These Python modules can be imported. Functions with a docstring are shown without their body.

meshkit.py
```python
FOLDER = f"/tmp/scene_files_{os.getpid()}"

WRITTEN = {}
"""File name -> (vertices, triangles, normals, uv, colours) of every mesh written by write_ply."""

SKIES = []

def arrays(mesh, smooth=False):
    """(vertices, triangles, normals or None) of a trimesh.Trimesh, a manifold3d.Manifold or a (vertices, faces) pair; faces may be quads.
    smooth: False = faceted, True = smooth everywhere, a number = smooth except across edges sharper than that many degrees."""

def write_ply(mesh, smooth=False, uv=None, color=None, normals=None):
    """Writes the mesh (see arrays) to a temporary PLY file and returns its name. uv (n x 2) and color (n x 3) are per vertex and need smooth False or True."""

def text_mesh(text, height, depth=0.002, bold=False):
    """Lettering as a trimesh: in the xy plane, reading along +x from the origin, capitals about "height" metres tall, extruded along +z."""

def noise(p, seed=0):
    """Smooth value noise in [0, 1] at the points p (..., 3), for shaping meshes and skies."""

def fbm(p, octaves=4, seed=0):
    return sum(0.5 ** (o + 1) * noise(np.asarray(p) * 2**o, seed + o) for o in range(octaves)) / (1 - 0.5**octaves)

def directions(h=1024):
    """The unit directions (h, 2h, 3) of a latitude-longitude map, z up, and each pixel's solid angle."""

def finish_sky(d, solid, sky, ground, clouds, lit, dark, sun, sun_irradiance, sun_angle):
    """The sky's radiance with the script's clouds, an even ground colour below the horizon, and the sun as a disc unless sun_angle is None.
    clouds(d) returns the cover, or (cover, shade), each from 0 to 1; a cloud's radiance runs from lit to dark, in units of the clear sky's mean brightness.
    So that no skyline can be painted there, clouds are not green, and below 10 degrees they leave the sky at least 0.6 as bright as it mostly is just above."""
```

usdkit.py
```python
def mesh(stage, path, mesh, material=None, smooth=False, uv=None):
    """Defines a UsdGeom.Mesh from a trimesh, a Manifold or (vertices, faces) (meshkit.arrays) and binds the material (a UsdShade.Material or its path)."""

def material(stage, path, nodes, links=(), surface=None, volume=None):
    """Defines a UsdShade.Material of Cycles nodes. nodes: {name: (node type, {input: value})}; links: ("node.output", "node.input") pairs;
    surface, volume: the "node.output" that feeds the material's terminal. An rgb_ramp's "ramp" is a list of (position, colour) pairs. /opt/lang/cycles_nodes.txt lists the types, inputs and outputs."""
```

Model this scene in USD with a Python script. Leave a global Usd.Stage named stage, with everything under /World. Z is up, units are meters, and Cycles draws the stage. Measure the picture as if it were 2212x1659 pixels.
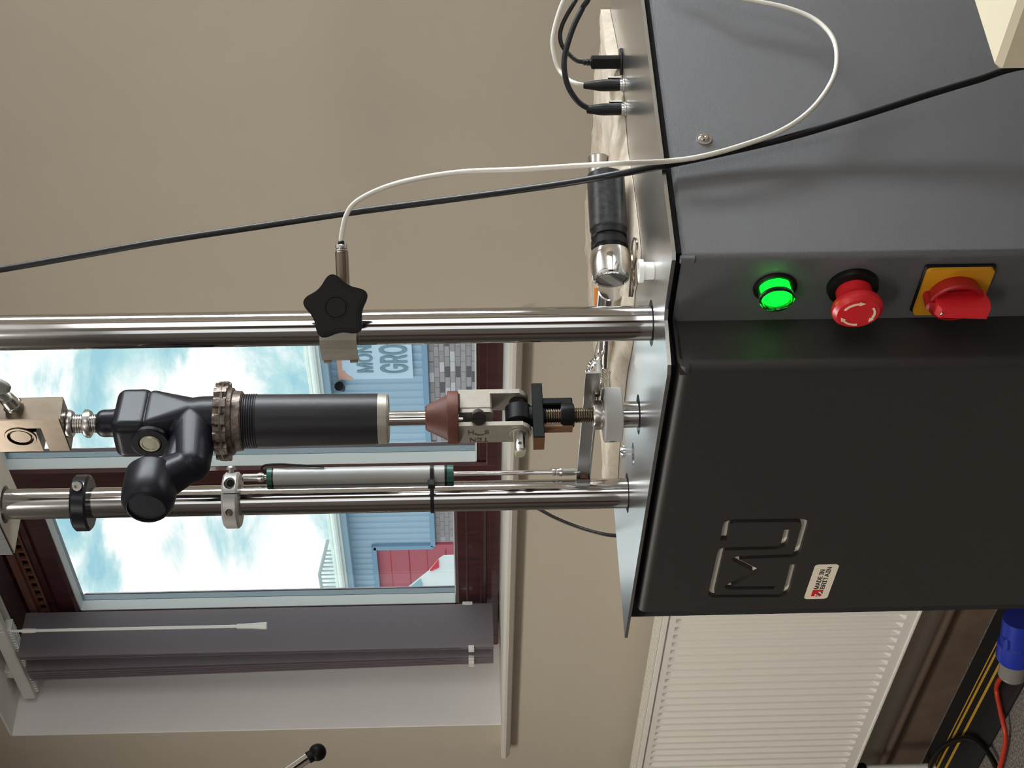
import math, random
import numpy as np, trimesh, manifold3d as m3, shapely, usdkit, meshkit
from shapely.geometry import Polygon, LineString, Point, box as sbox
from pxr import Usd, UsdGeom, UsdLux, UsdShade, Gf, Sdf

random.seed(7)
rng = np.random.default_rng(7)
stage = Usd.Stage.CreateInMemory()
UsdGeom.Xform.Define(stage, '/World')
UsdGeom.Scope.Define(stage, '/World/Looks')

# ------------------------------------------------------------------ camera (the phone was held sideways: world up runs to the left of the frame)
F = 3375.0
YAW, PITCH, ROLL, TURN = -0.88658343, -0.0323713606, -0.0161633496, -0.0495725859
HC = 1.15
CAM = np.array([0, 0, HC])
def rot_rows(yaw):
    cy, sy, cp, sp, cr, sr = math.cos(yaw), math.sin(yaw), math.cos(PITCH), math.sin(PITCH), math.cos(ROLL), math.sin(ROLL)
    A = np.array([[cy, -sy, 0], [sy, cy, 0], [0, 0, 1]])
    B = np.array([[1, 0, 0], [0, cp, sp], [0, -sp, cp]])
    R = np.array([[cr, 0, sr], [0, 1, 0], [-sr, 0, cr]])
    return R @ B @ A                                   # rows: right, forward, up of the upright view
MW = rot_rows(YAW)
cam = UsdGeom.Camera.Define(stage, '/World/camera')
rt, fw, up = MW
cam.AddTransformOp().Set(Gf.Matrix4d(*[float(x) for x in (*-up, 0, *rt, 0, *-fw, 0, *CAM, 1)]))
cam.CreateHorizontalApertureAttr(36.0); cam.CreateVerticalApertureAttr(36.0 * 1659 / 2212)
cam.CreateFocalLengthAttr(36.0 * F / 2212)
cam.CreateClippingRangeAttr(Gf.Vec2f(0.05, 500))
cam.CreateExposureAttr(0.0)

# ------------------------------------------------------------------ sky and lights
sky = usdkit.material(stage, '/World/Looks/sky', {
    'tc': ('texture_coordinate', {}),
    'mp': ('mapping', {'scale': (1.0, 1.0, 2.2), 'location': (3.3, 1.7, 0.4)}),
    'n': ('noise_texture', {'scale': 7.5, 'detail': 7.0, 'roughness': 0.6, 'distortion': 0.4}),
    'r': ('rgb_ramp', {'ramp': [(0.0, (0.40, 0.71, 0.83)), (0.40, (0.40, 0.71, 0.83)), (0.46, (0.58, 0.86, 0.90)), (0.53, (1.15, 1.17, 1.17)), (0.62, (1.7, 1.7, 1.7)), (1.0, (1.8, 1.8, 1.8))]}),
    'b': ('background_shader', {'strength': 1.0})},
    [('tc.generated', 'mp.vector'), ('mp.vector', 'n.vector'), ('n.fac', 'r.fac'), ('r.color', 'b.color')], surface='b.background')
dome = UsdLux.DomeLight.Define(stage, '/World/sky_light')
dome.CreateIntensityAttr(1.5)
UsdShade.MaterialBindingAPI.Apply(dome.GetPrim()).Bind(sky)

def rect(name, pos, aim, w, h, power, color):
    l = UsdLux.RectLight.Define(stage, '/World/' + name)
    l.CreateWidthAttr(w); l.CreateHeightAttr(h); l.CreateIntensityAttr(power); l.CreateColorAttr(Gf.Vec3f(*color))
    d = np.array(aim, float) - pos; d /= np.linalg.norm(d)
    u = np.array([0, 0, 1.0]) if abs(d[2]) < 0.9 else np.array([0, 1.0, 0])
    x = np.cross(d, u); x /= np.linalg.norm(x); y = np.cross(x, d)
    l.AddTransformOp().Set(Gf.Matrix4d(*[float(q) for q in (*x, 0, *y, 0, *-d, 0, *pos, 1)]))
rect('daylight_in_second_window', (-0.35, 2.02, 1.68), (-0.45, 0.0, 1.55), 0.22, 1.1, 68.0, (0.88, 0.95, 1.0))
rect('daylight_from_right', (1.2, -2.72, 1.5), (-1.6, 1.0, 1.3), 2.6, 1.7, 1.5, (0.95, 0.98, 1.0))
rect('daylight_from_side', (2.55, 0.6, 1.55), (-2.0, 0.9, 1.5), 2.0, 1.6, 3.4, (0.98, 0.98, 1.0))
rect('ceiling_panel_near', (0.0, -1.3, 2.42), (0.0, -1.3, 0), 1.2, 0.6, 11.0, (1.0, 0.94, 0.86))
rect('ceiling_panel_far', (-2.8, -0.2, 2.42), (-2.8, -0.2, 0), 1.2, 0.6, 21.0, (1.0, 0.95, 0.87))
sun = UsdLux.DistantLight.Define(stage, '/World/sun')          # behind this building, on the unit across the yard
sun.CreateIntensityAttr(2.6); sun.CreateAngleAttr(0.53); sun.CreateColorAttr(Gf.Vec3f(1.0, 0.96, 0.9))
sd_ = np.array([-0.30, 0.66, -0.69]); sx_ = np.cross(sd_, [0, 0, 1.0]); sx_ /= np.linalg.norm(sx_); sd_ /= np.linalg.norm(sd_); sy_ = np.cross(sx_, sd_)
sun.AddTransformOp().Set(Gf.Matrix4d(*[float(q) for q in (*sx_, 0, *sy_, 0, *-sd_, 0, 0, 0, 0, 1)]))

# ------------------------------------------------------------------ photograph to space
RM = np.array([[math.cos(TURN), -math.sin(TURN), 0], [math.sin(TURN), math.cos(TURN), 0], [0, 0, 1]])   # machine axes -> world axes
TM = np.eye(4); TM[:3, :3] = RM
def ray(x, y): return MW.T @ np.array([829.5 - y, F, 1106 - x]) / F
def hz(x, y, z): d = ray(x, y); return CAM + d * ((z - HC) / d[2])
def hy(x, y, Y): d = ray(x, y); return CAM + d * (Y / d[1])
def hx(x, y, X): d = ray(x, y); return CAM + d * (X / d[0])
def dep(x, y, t): return CAM + ray(x, y) * t
def mray(x, y): return RM.T @ ray(x, y)
def mz(x, y, z): d = mray(x, y); return CAM + d * ((z - HC) / d[2])
def my(x, y, Y): d = mray(x, y); return CAM + d * (Y / d[1])
def mx(x, y, X): d = mray(x, y); return CAM + d * (X / d[0])
def mdep(x, y, t): return CAM + mray(x, y) * t
def W(p): return RM @ np.asarray(p, float)             # machine point to world
def Wm(m): m = m.copy(); m.apply_transform(TM); return m

# ------------------------------------------------------------------ mesh helpers
def unit(v): v = np.asarray(v, float); return v / np.linalg.norm(v)
def frame_of(d):
    d = unit(d); a = np.array([0, 0, 1.0]) if abs(d[2]) < 0.9 else np.array([1.0, 0, 0])
    u = unit(np.cross(a, d)); return u, np.cross(d, u), d
def T(v, f): return trimesh.Trimesh(np.asarray(v, float), np.asarray(f, int), process=False)
def cat(*ms): return trimesh.util.concatenate([m for m in ms])
def hull(pts): return trimesh.convex.convex_hull(np.asarray(pts, float))
def chbox(lo, hi, c=0.001):
    lo, hi = np.minimum(lo, hi).astype(float), np.maximum(lo, hi).astype(float); c = min(c, 0.45 * (hi - lo).min())
    pts = []
    for i in range(3):
        a, b = lo + c, hi - c; a = a.copy(); b = b.copy(); a[i], b[i] = lo[i], hi[i]
        pts += [[(a, b)[p][0], (a, b)[q][1], (a, b)[r][2]] for p in (0, 1) for q in (0, 1) for r in (0, 1)]
    return hull(pts)
def obox(c, u, v, w, su, sv, sw, ch=0.0008):
    m = chbox((-su / 2, -sv / 2, -sw / 2), (su / 2, sv / 2, sw / 2), ch)
    t = np.eye(4); t[:3, 0], t[:3, 1], t[:3, 2], t[:3, 3] = unit(u), unit(v), unit(w), c
    if np.linalg.det(t[:3, :3]) < 0: t[:3, 2] *= -1
    m.apply_transform(t); return m
def lathe(p0, d, prof, seg=48):
    """prof: (distance along d, radius)."""
    u, v, d = frame_of(d); p0 = np.asarray(p0, float)
    ang = np.arange(seg) * 2 * np.pi / seg
    ring = np.cos(ang)[:, None] * u + np.sin(ang)[:, None] * v
    V, Fc, starts = [], [], []
    n = 0
    for s, r in prof:
        starts.append((n, r <= 1e-7))
        if r <= 1e-7: V.append((p0 + s * d)[None]); n += 1
        else: V.append(p0 + s * d + r * ring); n += seg
    i = np.arange(seg); j = (i + 1) % seg
    def cap(st, pt, flip):
        V.append(pt[None]); k = sum(len(x) for x in V) - 1
        Fc.append(np.stack([np.full(seg, k), st + (i if flip else j), st + (j if flip else i)], 1))
    for (a, pa), (b, pb) in zip(starts[:-1], starts[1:]):
        if pa and pb: continue
        if pa: Fc.append(np.stack([np.full(seg, a), b + j, b + i], 1))
        elif pb: Fc.append(np.stack([a + i, a + j, np.full(seg, b)], 1))
        else: Fc += [np.stack([a + i, a + j, b + j], 1), np.stack([a + i, b + j, b + i], 1)]
    closed = abs(prof[0][0] - prof[-1][0]) < 1e-9 and abs(prof[0][1] - prof[-1][1]) < 1e-9
    if not closed:
        if not starts[0][1]: cap(starts[0][0], p0 + prof[0][0] * d, False)
        if not starts[-1][1]: cap(starts[-1][0], p0 + prof[-1][0] * d, True)
    m = T(np.vstack(V), np.vstack(Fc)); m.merge_vertices(digits_vertex=8)
    return m
def cyl(p0, p1, r, c=0.0006, seg=40):
    L = np.linalg.norm(np.subtract(p1, p0)); c = min(c, r * .4, L * .4)
    return lathe(p0, np.subtract(p1, p0), [(0, r - c), (c, r), (L - c, r), (L, r - c)], seg)
def ring_mesh(p0, d, r_in, r_out, h, c=0.001, seg=64):
    return lathe(p0, d, [(0, r_in), (0, r_out - c), (c, r_out), (h - c, r_out), (h, r_out - c), (h, r_in), (0, r_in)], seg)
def hexnut(p0, p1, af, ch=0.0012, turn=0.0):
    u, v, d = frame_of(np.subtract(p1, p0)); L = np.linalg.norm(np.subtract(p1, p0)); R = af / math.sqrt(3)
    a = np.arange(6) * np.pi / 3 + turn; b = np.arange(36) * np.pi / 18
    P = [np.asarray(p0) + s * d + R * (math.cos(q) * u + math.sin(q) * v) for s in (ch, L - ch) for q in a]
    P += [np.asarray(p0) + s * d + af / 2 * .97 * (math.cos(q) * u + math.sin(q) * v) for s in (0, L) for q in b]
    return hull(P)
def thread(p0, p1, r, pitch=0.002, depth=0.0009, seg=32):
    L = np.linalg.norm(np.subtract(p1, p0)); n = max(2, int(L / pitch)); s = L / n
    pr = [(0, r - depth)]
    for k in range(n): pr += [(k * s + s * .35, r), (k * s + s * .6, r), (k * s + s * .999, r - depth)]
    return lathe(p0, np.subtract(p1, p0), pr, seg)
def extr(poly, o, u, v, n, d):
    """Shapely polygon in (u, v) at o, thickness d along n."""
    ms = []
    for g in getattr(poly, 'geoms', [poly]):
        if g.is_empty: continue
        m = trimesh.creation.extrude_polygon(g, d, engine='earcut')
        P = np.asarray(o) + m.vertices[:, :1] * np.asarray(u) + m.vertices[:, 1:2] * np.asarray(v) + m.vertices[:, 2:] * np.asarray(n)
        f = m.faces if np.dot(np.cross(u, v), n) > 0 else m.faces[:, ::-1]
        ms.append(T(P, f))
    return cat(*ms)
def spline(pts, n=10):
    P = np.asarray(pts, float); Q = np.vstack([2 * P[0] - P[1], P, 2 * P[-1] - P[-2]]); out = []
    for k in range(1, len(Q) - 2):
        p0, p1, p2, p3 = Q[k - 1:k + 3]
        for t in np.arange(n) / n:
            out.append(.5 * (2 * p1 + (p2 - p0) * t + (2 * p0 - 5 * p1 + 4 * p2 - p3) * t * t + (3 * p1 - p0 - 3 * p2 + p3) * t ** 3))
    return np.array(out + [P[-1]])
def tube(pts, r, seg=12, n=10, smooth=True):
    P = spline(pts, n) if smooth else np.asarray(pts, float)
    r = np.broadcast_to(r, (len(P),)) if np.ndim(r) == 0 else np.interp(np.linspace(0, 1, len(P)), np.linspace(0, 1, len(r)), r)
    t = np.gradient(P, axis=0); t /= np.linalg.norm(t, axis=1, keepdims=True)
    u, _, _ = frame_of(t[0]); V = []
    ang = np.arange(seg) * 2 * np.pi / seg
    for k in range(len(P)):
        u = unit(u - t[k] * (u @ t[k])); w = np.cross(t[k], u)
        V.append(P[k] + r[k] * (np.cos(ang)[:, None] * u + np.sin(ang)[:, None] * w))
    i = np.arange(seg); j = (i + 1) % seg; Fc = []
    for k in range(len(P) - 1):
        a, b = k * seg, (k + 1) * seg
        Fc += [np.stack([a + i, a + j, b + j], 1), np.stack([a + i, b + j, b + i], 1)]
    V = np.vstack(V + [P[:1], P[-1:]]); a = len(P) * seg
    Fc += [np.stack([np.full(seg, a), j, i], 1), np.stack([np.full(seg, a + 1), (len(P) - 1) * seg + i, (len(P) - 1) * seg + j], 1)]
    return T(V, np.vstack(Fc))
def ball(c, r, sub=3): m = trimesh.creation.icosphere(sub, r); m.apply_translation(c); return m
def mf(m): m = m.copy(); m.merge_vertices(digits_vertex=8); return m3.Manifold(m3.Mesh(np.asarray(m.vertices, np.float32), np.asarray(m.faces, np.uint32)))
def tm(x): q = x.to_mesh(); return T(q.vert_properties[:, :3], q.tri_verts)
def minus(a, *bs):
    x = mf(a)
    for b in bs: x = x - mf(b)
    return tm(x)
def union(*bs):
    x = mf(bs[0])
    for b in bs[1:]: x = x + mf(b)
    return tm(x)
def rotz(m, a, c): m = m.copy(); m.apply_transform(trimesh.transformations.rotation_matrix(a, [0, 0, 1], c)); return m
def text_fit(s, o, u, v, n, w, h, d=0.0004, bold=False):
    """Lettering stretched to w x h at corner o."""
    m = meshkit.text_mesh(s, 1.0, 1.0, bold); lo, hi = m.bounds
    q = (m.vertices - lo) / (hi - lo)
    P = np.asarray(o) + q[:, :1] * w * np.asarray(u) + q[:, 1:2] * h * np.asarray(v) + q[:, 2:] * d * np.asarray(n)
    return T(P, m.faces if np.dot(np.cross(u, v), n) > 0 else m.faces[:, ::-1])

# ------------------------------------------------------------------ scene helpers
used = {}
def path_in(parent, name):
    k = (parent, name); used[k] = used.get(k, -1) + 1
    return f'{parent}/{name}' + (f'_{used[k]:03d}' if used[k] else '')
def data(prim, **kw):
    for k, v in kw.items():
        if v: prim.SetCustomDataByKey(k, v)
class Thing:
    def __init__(s, name, label=None, cat=None, base=(0, 0, 0), group=None, kind=None):
        s.path = path_in('/World', name); s.base = np.asarray(base, float)
        x = UsdGeom.Xform.Define(stage, s.path); x.AddTranslateOp().Set(Gf.Vec3d(*map(float, s.base)))
        data(x.GetPrim(), label=label, category=cat, group=group, kind=kind)
    def add(s, name, mesh, mat, smooth=32, under=None, label=None, kind=None):
        p = path_in(under or s.path, name); m = mesh.copy(); m.apply_translation(-s.base)
        data(usdkit.mesh(stage, p, m, MAT[mat], smooth=smooth).GetPrim(), label=label, kind=kind)
        return p
def single(name, label, cat, mesh, mat, smooth=32, group=None, kind=None):
    p = path_in('/World', name); lo, hi = mesh.bounds; b = np.array([*(lo + hi)[:2] / 2, lo[2]])
    m = mesh.copy(); m.apply_translation(-b)
    g = usdkit.mesh(stage, p, m, MAT[mat], smooth=smooth); g.AddTranslateOp().Set(Gf.Vec3d(*map(float, b)))
    data(g.GetPrim(), label=label, category=cat, group=group, kind=kind)
    return p

# ------------------------------------------------------------------ materials
MAT = {}
def look(name, nodes, links, surface='p.BSDF'): MAT[name] = usdkit.material(stage, '/World/Looks/' + name, nodes, links, surface=surface)
def plain(name, col, rough=0.5, metal=0.0, var=0.0, vscale=20.0, bump=0.0, bscale=400.0, spec=0.5, coat=0.0, col2=None, stretch=(1, 1, 1), **kw):
    nodes = {'p': ('principled_bsdf', {'base_color': col, 'roughness': rough, 'metallic': metal, 'specular_ior_level': spec, 'coat_weight': coat, **kw}), 'tc': ('texture_coordinate', {})}
    links = []
    if var or col2:
        c2 = col2 or tuple(min(1, c * (1 + var)) for c in col); c1 = col if col2 else tuple(c * (1 - var) for c in col)
        nodes |= {'mp': ('mapping', {'scale': stretch}), 'n': ('noise_texture', {'scale': vscale, 'detail': 4.0, 'roughness': 0.6}), 'r': ('rgb_ramp', {'ramp': [(0.3, c1), (0.7, c2)]})}
        links += [('tc.object', 'mp.vector'), ('mp.vector', 'n.vector'), ('n.fac', 'r.fac'), ('r.color', 'p.base_color')]
    if bump:
        nodes |= {'bn': ('noise_texture', {'scale': bscale, 'detail': 2.0}), 'b': ('bump', {'strength': bump, 'distance': 0.001})}
        links += [('tc.object', 'bn.vector'), ('bn.fac', 'b.height'), ('b.normal', 'p.normal')]
    look(name, nodes, links)
plain('wall_paint', (0.55, 0.485, 0.39), 0.85, var=0.02, vscale=3, bump=0.12, bscale=220)
plain('wall_dark', (0.16, 0.14, 0.12), 0.8)
plain('white_paint', (0.88, 0.86, 0.84), 0.6, var=0.02, vscale=5)
plain('ceiling_paint', (0.8, 0.78, 0.74), 0.9)
plain('sill_paint', (0.70, 0.66, 0.58), 0.35)
plain('mahogany', (0.050, 0.011, 0.014), 0.30, coat=0.4, var=0.45, vscale=60, stretch=(1, 1, 0.15), bump=0.25, bscale=260)
plain('vent_brown', (0.15, 0.06, 0.04), 0.45)
plain('dark_gap', (0.008, 0.008, 0.009), 0.7)
plain('bead_white', (0.72, 0.74, 0.72), 0.35)
plain('spacer', (0.28, 0.33, 0.36), 0.35, metal=0.4)
plain('blind_rail', (0.72, 0.71, 0.66), 0.4)
plain('white_plastic', (0.78, 0.77, 0.73), 0.35)
plain('radiator_white', (0.88, 0.85, 0.77), 0.3)
plain('skirting', (0.16, 0.11, 0.08), 0.5, var=0.2, vscale=8)
plain('pipe_paint', (0.14, 0.10, 0.075), 0.4)
plain('rubber_black', (0.006, 0.006, 0.007), 0.6)
plain('yellow', (0.62, 0.36, 0.03), 0.5)
plain('carpet', (0.02, 0.016, 0.014), 0.95, col2=(0.30, 0.265, 0.235), vscale=170, bump=1.0, bscale=500)
plain('plug_blue', (0.012, 0.03, 0.33), 0.4)
plain('plug_grey', (0.20, 0.19, 0.175), 0.45)
plain('cable_red', (0.45, 0.03, 0.01), 0.45)
plain('cable_black', (0.004, 0.0035, 0.004), 0.42, spec=0.3)
plain('cable_white', (0.56, 0.53, 0.47), 0.4)
plain('chrome', (0.50, 0.49, 0.48), 0.10, metal=1.0, var=0.12, vscale=30, stretch=(40, 40, 0.3))
plain('chrome_bright', (0.75, 0.74, 0.72), 0.07, metal=1.0)
plain('steel', (0.52, 0.50, 0.47), 0.28, metal=1.0, var=0.1, vscale=40)
plain('steel_zinc', (0.58, 0.58, 0.54), 0.25, metal=1.0)
plain('nickel', (0.21, 0.17, 0.13), 0.3, metal=1.0, var=0.12, vscale=60)
plain('aluminium', (0.60, 0.60, 0.59), 0.3, metal=1.0, var=0.05, vscale=50, stretch=(0.1, 5, 5))
plain('anodised', (0.46, 0.45, 0.43), 0.42, metal=0.7)
plain('anodised_tube', (0.36, 0.36, 0.35), 0.5, metal=0.35)
plain('plate_steel', (0.62, 0.63, 0.64), 0.24, metal=1.0, var=0.03, vscale=90, bump=0.05, bscale=900)
plain('disc_grey', (0.30, 0.29, 0.27), 0.5)
plain('crosshead_paint', (0.66, 0.63, 0.55), 0.45)
plain('panel_grey', (0.105, 0.106, 0.110), 0.42, bump=0.25, bscale=900, spec=0.5)
plain('panel_charcoal', (0.023, 0.020, 0.019), 0.5, bump=0.25, bscale=900, spec=0.4)
plain('panel_inside', (0.004, 0.004, 0.004), 0.8)
plain('logo_white', (0.95, 0.87, 0.74), 0.5)
plain('sticker_white', (0.80, 0.71, 0.57), 0.5)
plain('ink_black', (0.012, 0.012, 0.012), 0.5)
plain('ink_red', (0.55, 0.012, 0.012), 0.45)
plain('engraved', (0.05, 0.035, 0.022), 0.6)
plain('plastic_black', (0.004, 0.004, 0.004), 0.4, spec=0.25)
plain('knob_black', (0.006, 0.0055, 0.0055), 0.6, spec=0.25, bump=0.15, bscale=1200)
plain('collar_black', (0.006, 0.006, 0.010), 0.25, spec=0.35)
plain('damper_black', (0.005, 0.005, 0.009), 0.38, spec=0.2, bump=0.06, bscale=500)
plain('tube_black', (0.009, 0.008, 0.011), 0.45, spec=0.35, bump=0.08, bscale=700)
plain('adapter_black', (0.0035, 0.0035, 0.0035), 0.45, spec=0.15)
plain('grime_steel', (0.035, 0.024, 0.018), 0.42, metal=0.55, col2=(0.20, 0.16, 0.13), vscale=120, bump=0.5, bscale=260)
plain('yoke_alloy', (0.32, 0.29, 0.245), 0.45, metal=0.55, var=0.08, vscale=60, bump=0.08, bscale=500)
plain('bump_rubber', (0.085, 0.019, 0.007), 0.6, var=0.45, vscale=45)
plain('brown_brass', (0.16, 0.075, 0.035), 0.45, metal=0.3)
plain('bolt_dark', (0.012, 0.009, 0.008), 0.5, spec=0.2)
plain('bolt_cream', (0.40, 0.38, 0.28), 0.4, metal=0.3)
plain('red_plastic', (0.60, 0.014, 0.022), 0.33)
plain('red_dark', (0.34, 0.008, 0.010), 0.35)
plain('yellow_plate', (0.60, 0.27, 0.008), 0.45)
plain('arrow_cream', (0.80, 0.62, 0.45), 0.5)
plain('cap_green', (0.012, 0.085, 0.055), 0.4)
plain('label_yellow', (0.55, 0.40, 0.02), 0.4)
plain('cloth', (0.60, 0.53, 0.44), 0.9, col2=(0.36, 0.29, 0.21), vscale=26, bump=0.6, bscale=140)
plain('cream_box', (0.54, 0.475, 0.345), 0.5)
plain('orange', (0.55, 0.16, 0.01), 0.5)
plain('cladding_blue', (0.40, 0.54, 0.66), 0.5)
plain('cladding_dark', (0.22, 0.36, 0.50), 0.5)
plain('fascia', (0.86, 0.90, 0.84), 0.5, var=0.04, vscale=10)
plain('soffit_blue', (0.30, 0.43, 0.54), 0.5)
plain('sign_panel', (0.60, 0.74, 0.88), 0.4)
plain('sign_grey', (0.19, 0.30, 0.36), 0.5)
plain('sign_orange', (0.75, 0.40, 0.32), 0.5)
plain('mortar', (0.50, 0.46, 0.47), 0.9)
plain('brick_a', (0.42, 0.36, 0.37), 0.85)
plain('brick_b', (0.36, 0.31, 0.32), 0.85)
plain('brick_c', (0.13, 0.11, 0.12), 0.8)
plain('brick_d', (0.62, 0.58, 0.58), 0.8)
plain('shutter_red', (0.52, 0.09, 0.12), 0.5)
plain('railing_grey', (0.40, 0.46, 0.45), 0.5)
plain('van_white', (0.90, 0.92, 0.92), 0.25)
plain('van_glass', (0.30, 0.52, 0.58), 0.1)
plain('tail_red', (0.75, 0.05, 0.08), 0.25)
plain('tarmac', (0.30, 0.30, 0.31), 0.9)
plain('face_grey', (0.16, 0.15, 0.15), 0.5, metal=0.3)
plain('bar_grey', (0.40, 0.38, 0.36), 0.5, metal=0.3)
plain('knurl', (0.42, 0.38, 0.32), 0.35, metal=1.0)
plain('gun_black', (0.016, 0.015, 0.016), 0.28, metal=0.4, col2=(0.05, 0.048, 0.05), vscale=160)
look('pane', {'f': ('fresnel', {'IOR': 1.5}), 'geo': ('geometry', {}), 'inv': ('math', {'math_type': 'subtract', 'value1': 1.0}), 'm': ('math', {'math_type': 'multiply', 'value2': 0.8}), 't': ('transparent_bsdf', {'color': (0.97, 0.985, 0.98)}), 'g': ('glossy_bsdf', {'roughness': 0.0, 'color': (1, 1, 1)}), 'x': ('mix_closure', {})},
     [('geo.backfacing', 'inv.value2'), ('f.fac', 'm.value1'), ('inv.value', 'm.value2'), ('m.value', 'x.fac'), ('t.BSDF', 'x.closure1'), ('g.BSDF', 'x.closure2')], 'x.closure')
look('vane_fabric', {'tc': ('texture_coordinate', {}), 'n': ('noise_texture', {'scale': 700.0}), 'r': ('rgb_ramp', {'ramp': [(0.3, (0.22, 0.20, 0.212)), (0.7, (0.28, 0.255, 0.27))]}),
     'd': ('diffuse_bsdf', {'color': (0.25, 0.23, 0.245)}), 't': ('translucent_bsdf', {'color': (0.75, 0.66, 0.71)}), 'x': ('mix_closure', {'fac': 0.45})},
     [('tc.object', 'n.vector'), ('n.fac', 'r.fac'), ('r.color', 'd.color'), ('d.BSDF', 'x.closure1'), ('t.BSDF', 'x.closure2')], 'x.closure')
look('lamp_green', {'e': ('emission', {'color': (0.003, 1.0, 0.032), 'strength': 5.0})}, [], 'e.emission')
look('lens_green', {'p': ('principled_bsdf', {'base_color': (0.25, 1.0, 0.45), 'roughness': 0.03, 'transmission_weight': 1.0, 'ior': 1.45})}, [])

# ------------------------------------------------------------------ the room
FZ, CZ, YW = -0.07, 2.45, 1.85
XL, XR, YF = -5.2, 2.6, -2.8
win = sbox(-3.645, 1.061, -2.10, 2.304)
win2 = sbox(-0.52, 1.061, -0.18, 2.304)
wall = sbox(XL, FZ, XR, CZ).difference(win).difference(win2)
w_ = Thing('wall_back', kind='structure', base=(0, YW, FZ))
w_.add('plaster', extr(wall, (0, YW, 0), (1, 0, 0), (0, 0, 1), (0, 1, 0), 0.30), 'wall_paint', False)
def reveal(p):
    x0, z0, x1, z1 = p.bounds; t = 0.004
    ms = [chbox((x0 - .001, YW - .0005, z0), (x0 + t, 2.10, z1), .0005), chbox((x1 - t, YW - .0005, z0), (x1 + .001, 2.10, z1), .0005), chbox((x0, YW - .0005, z1 - t), (x1, 2.10, z1 + .001), .0005)]
    return ms
for p in (win, win2):
    for m in reveal(p): w_.add('reveal_lining', m, 'white_paint', False, label='white painted window reveal')
def slab(name, lo, hi, mat): single(name, None, None, chbox(lo, hi, .0005), mat, False, kind='structure')
slab('floor', (XL, YF, FZ - .1), (XR, YW + .02, FZ), 'carpet')
slab('ceiling', (XL, YF, CZ), (XR, YW + .3, CZ + .1), 'ceiling_paint')
slab('wall_left', (XL - .1, YF, FZ), (XL, YW, CZ), 'wall_dark')
slab('wall_right', (XR, YF, FZ), (XR + .1, YW, CZ), 'wall_paint')
slab('wall_front', (XL, YF - .1, FZ), (XR, YF, CZ), 'wall_dark')
slab('door_1', (-2.2, YF, FZ), (-1.3, YF + .05, 1.98), 'mahogany')
slab('door_2', (XR - .05, -1.6, FZ), (XR, -.7, 1.98), 'mahogany')
slab('baseboard_back', (XL, YW - .018, FZ), (XR, YW + .001, FZ + .10), 'skirting')
# sill boards
def sill(x0, x1):
    prof = Polygon([(1.812, 1.045), (1.806, 1.051), (1.806, 1.057), (1.812, 1.063), (2.10, 1.063), (2.10, 1.037), (1.835, 1.037), (1.835, 1.040), (1.818, 1.040)])
    return extr(prof, (x0, 0, 0), (0, 1, 0), (0, 0, 1), (1, 0, 0), x1 - x0)
t_ = Thing('trim_1', kind='structure', base=(-2.9, 1.85, 1.037)); t_.add('sill_board', sill(-3.75, -2.068), 'sill_paint')
t_ = Thing('trim_2', kind='structure', base=(-.35, 1.85, 1.037)); t_.add('sill_board', sill(-0.60, -0.10), 'sill_paint')

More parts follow.
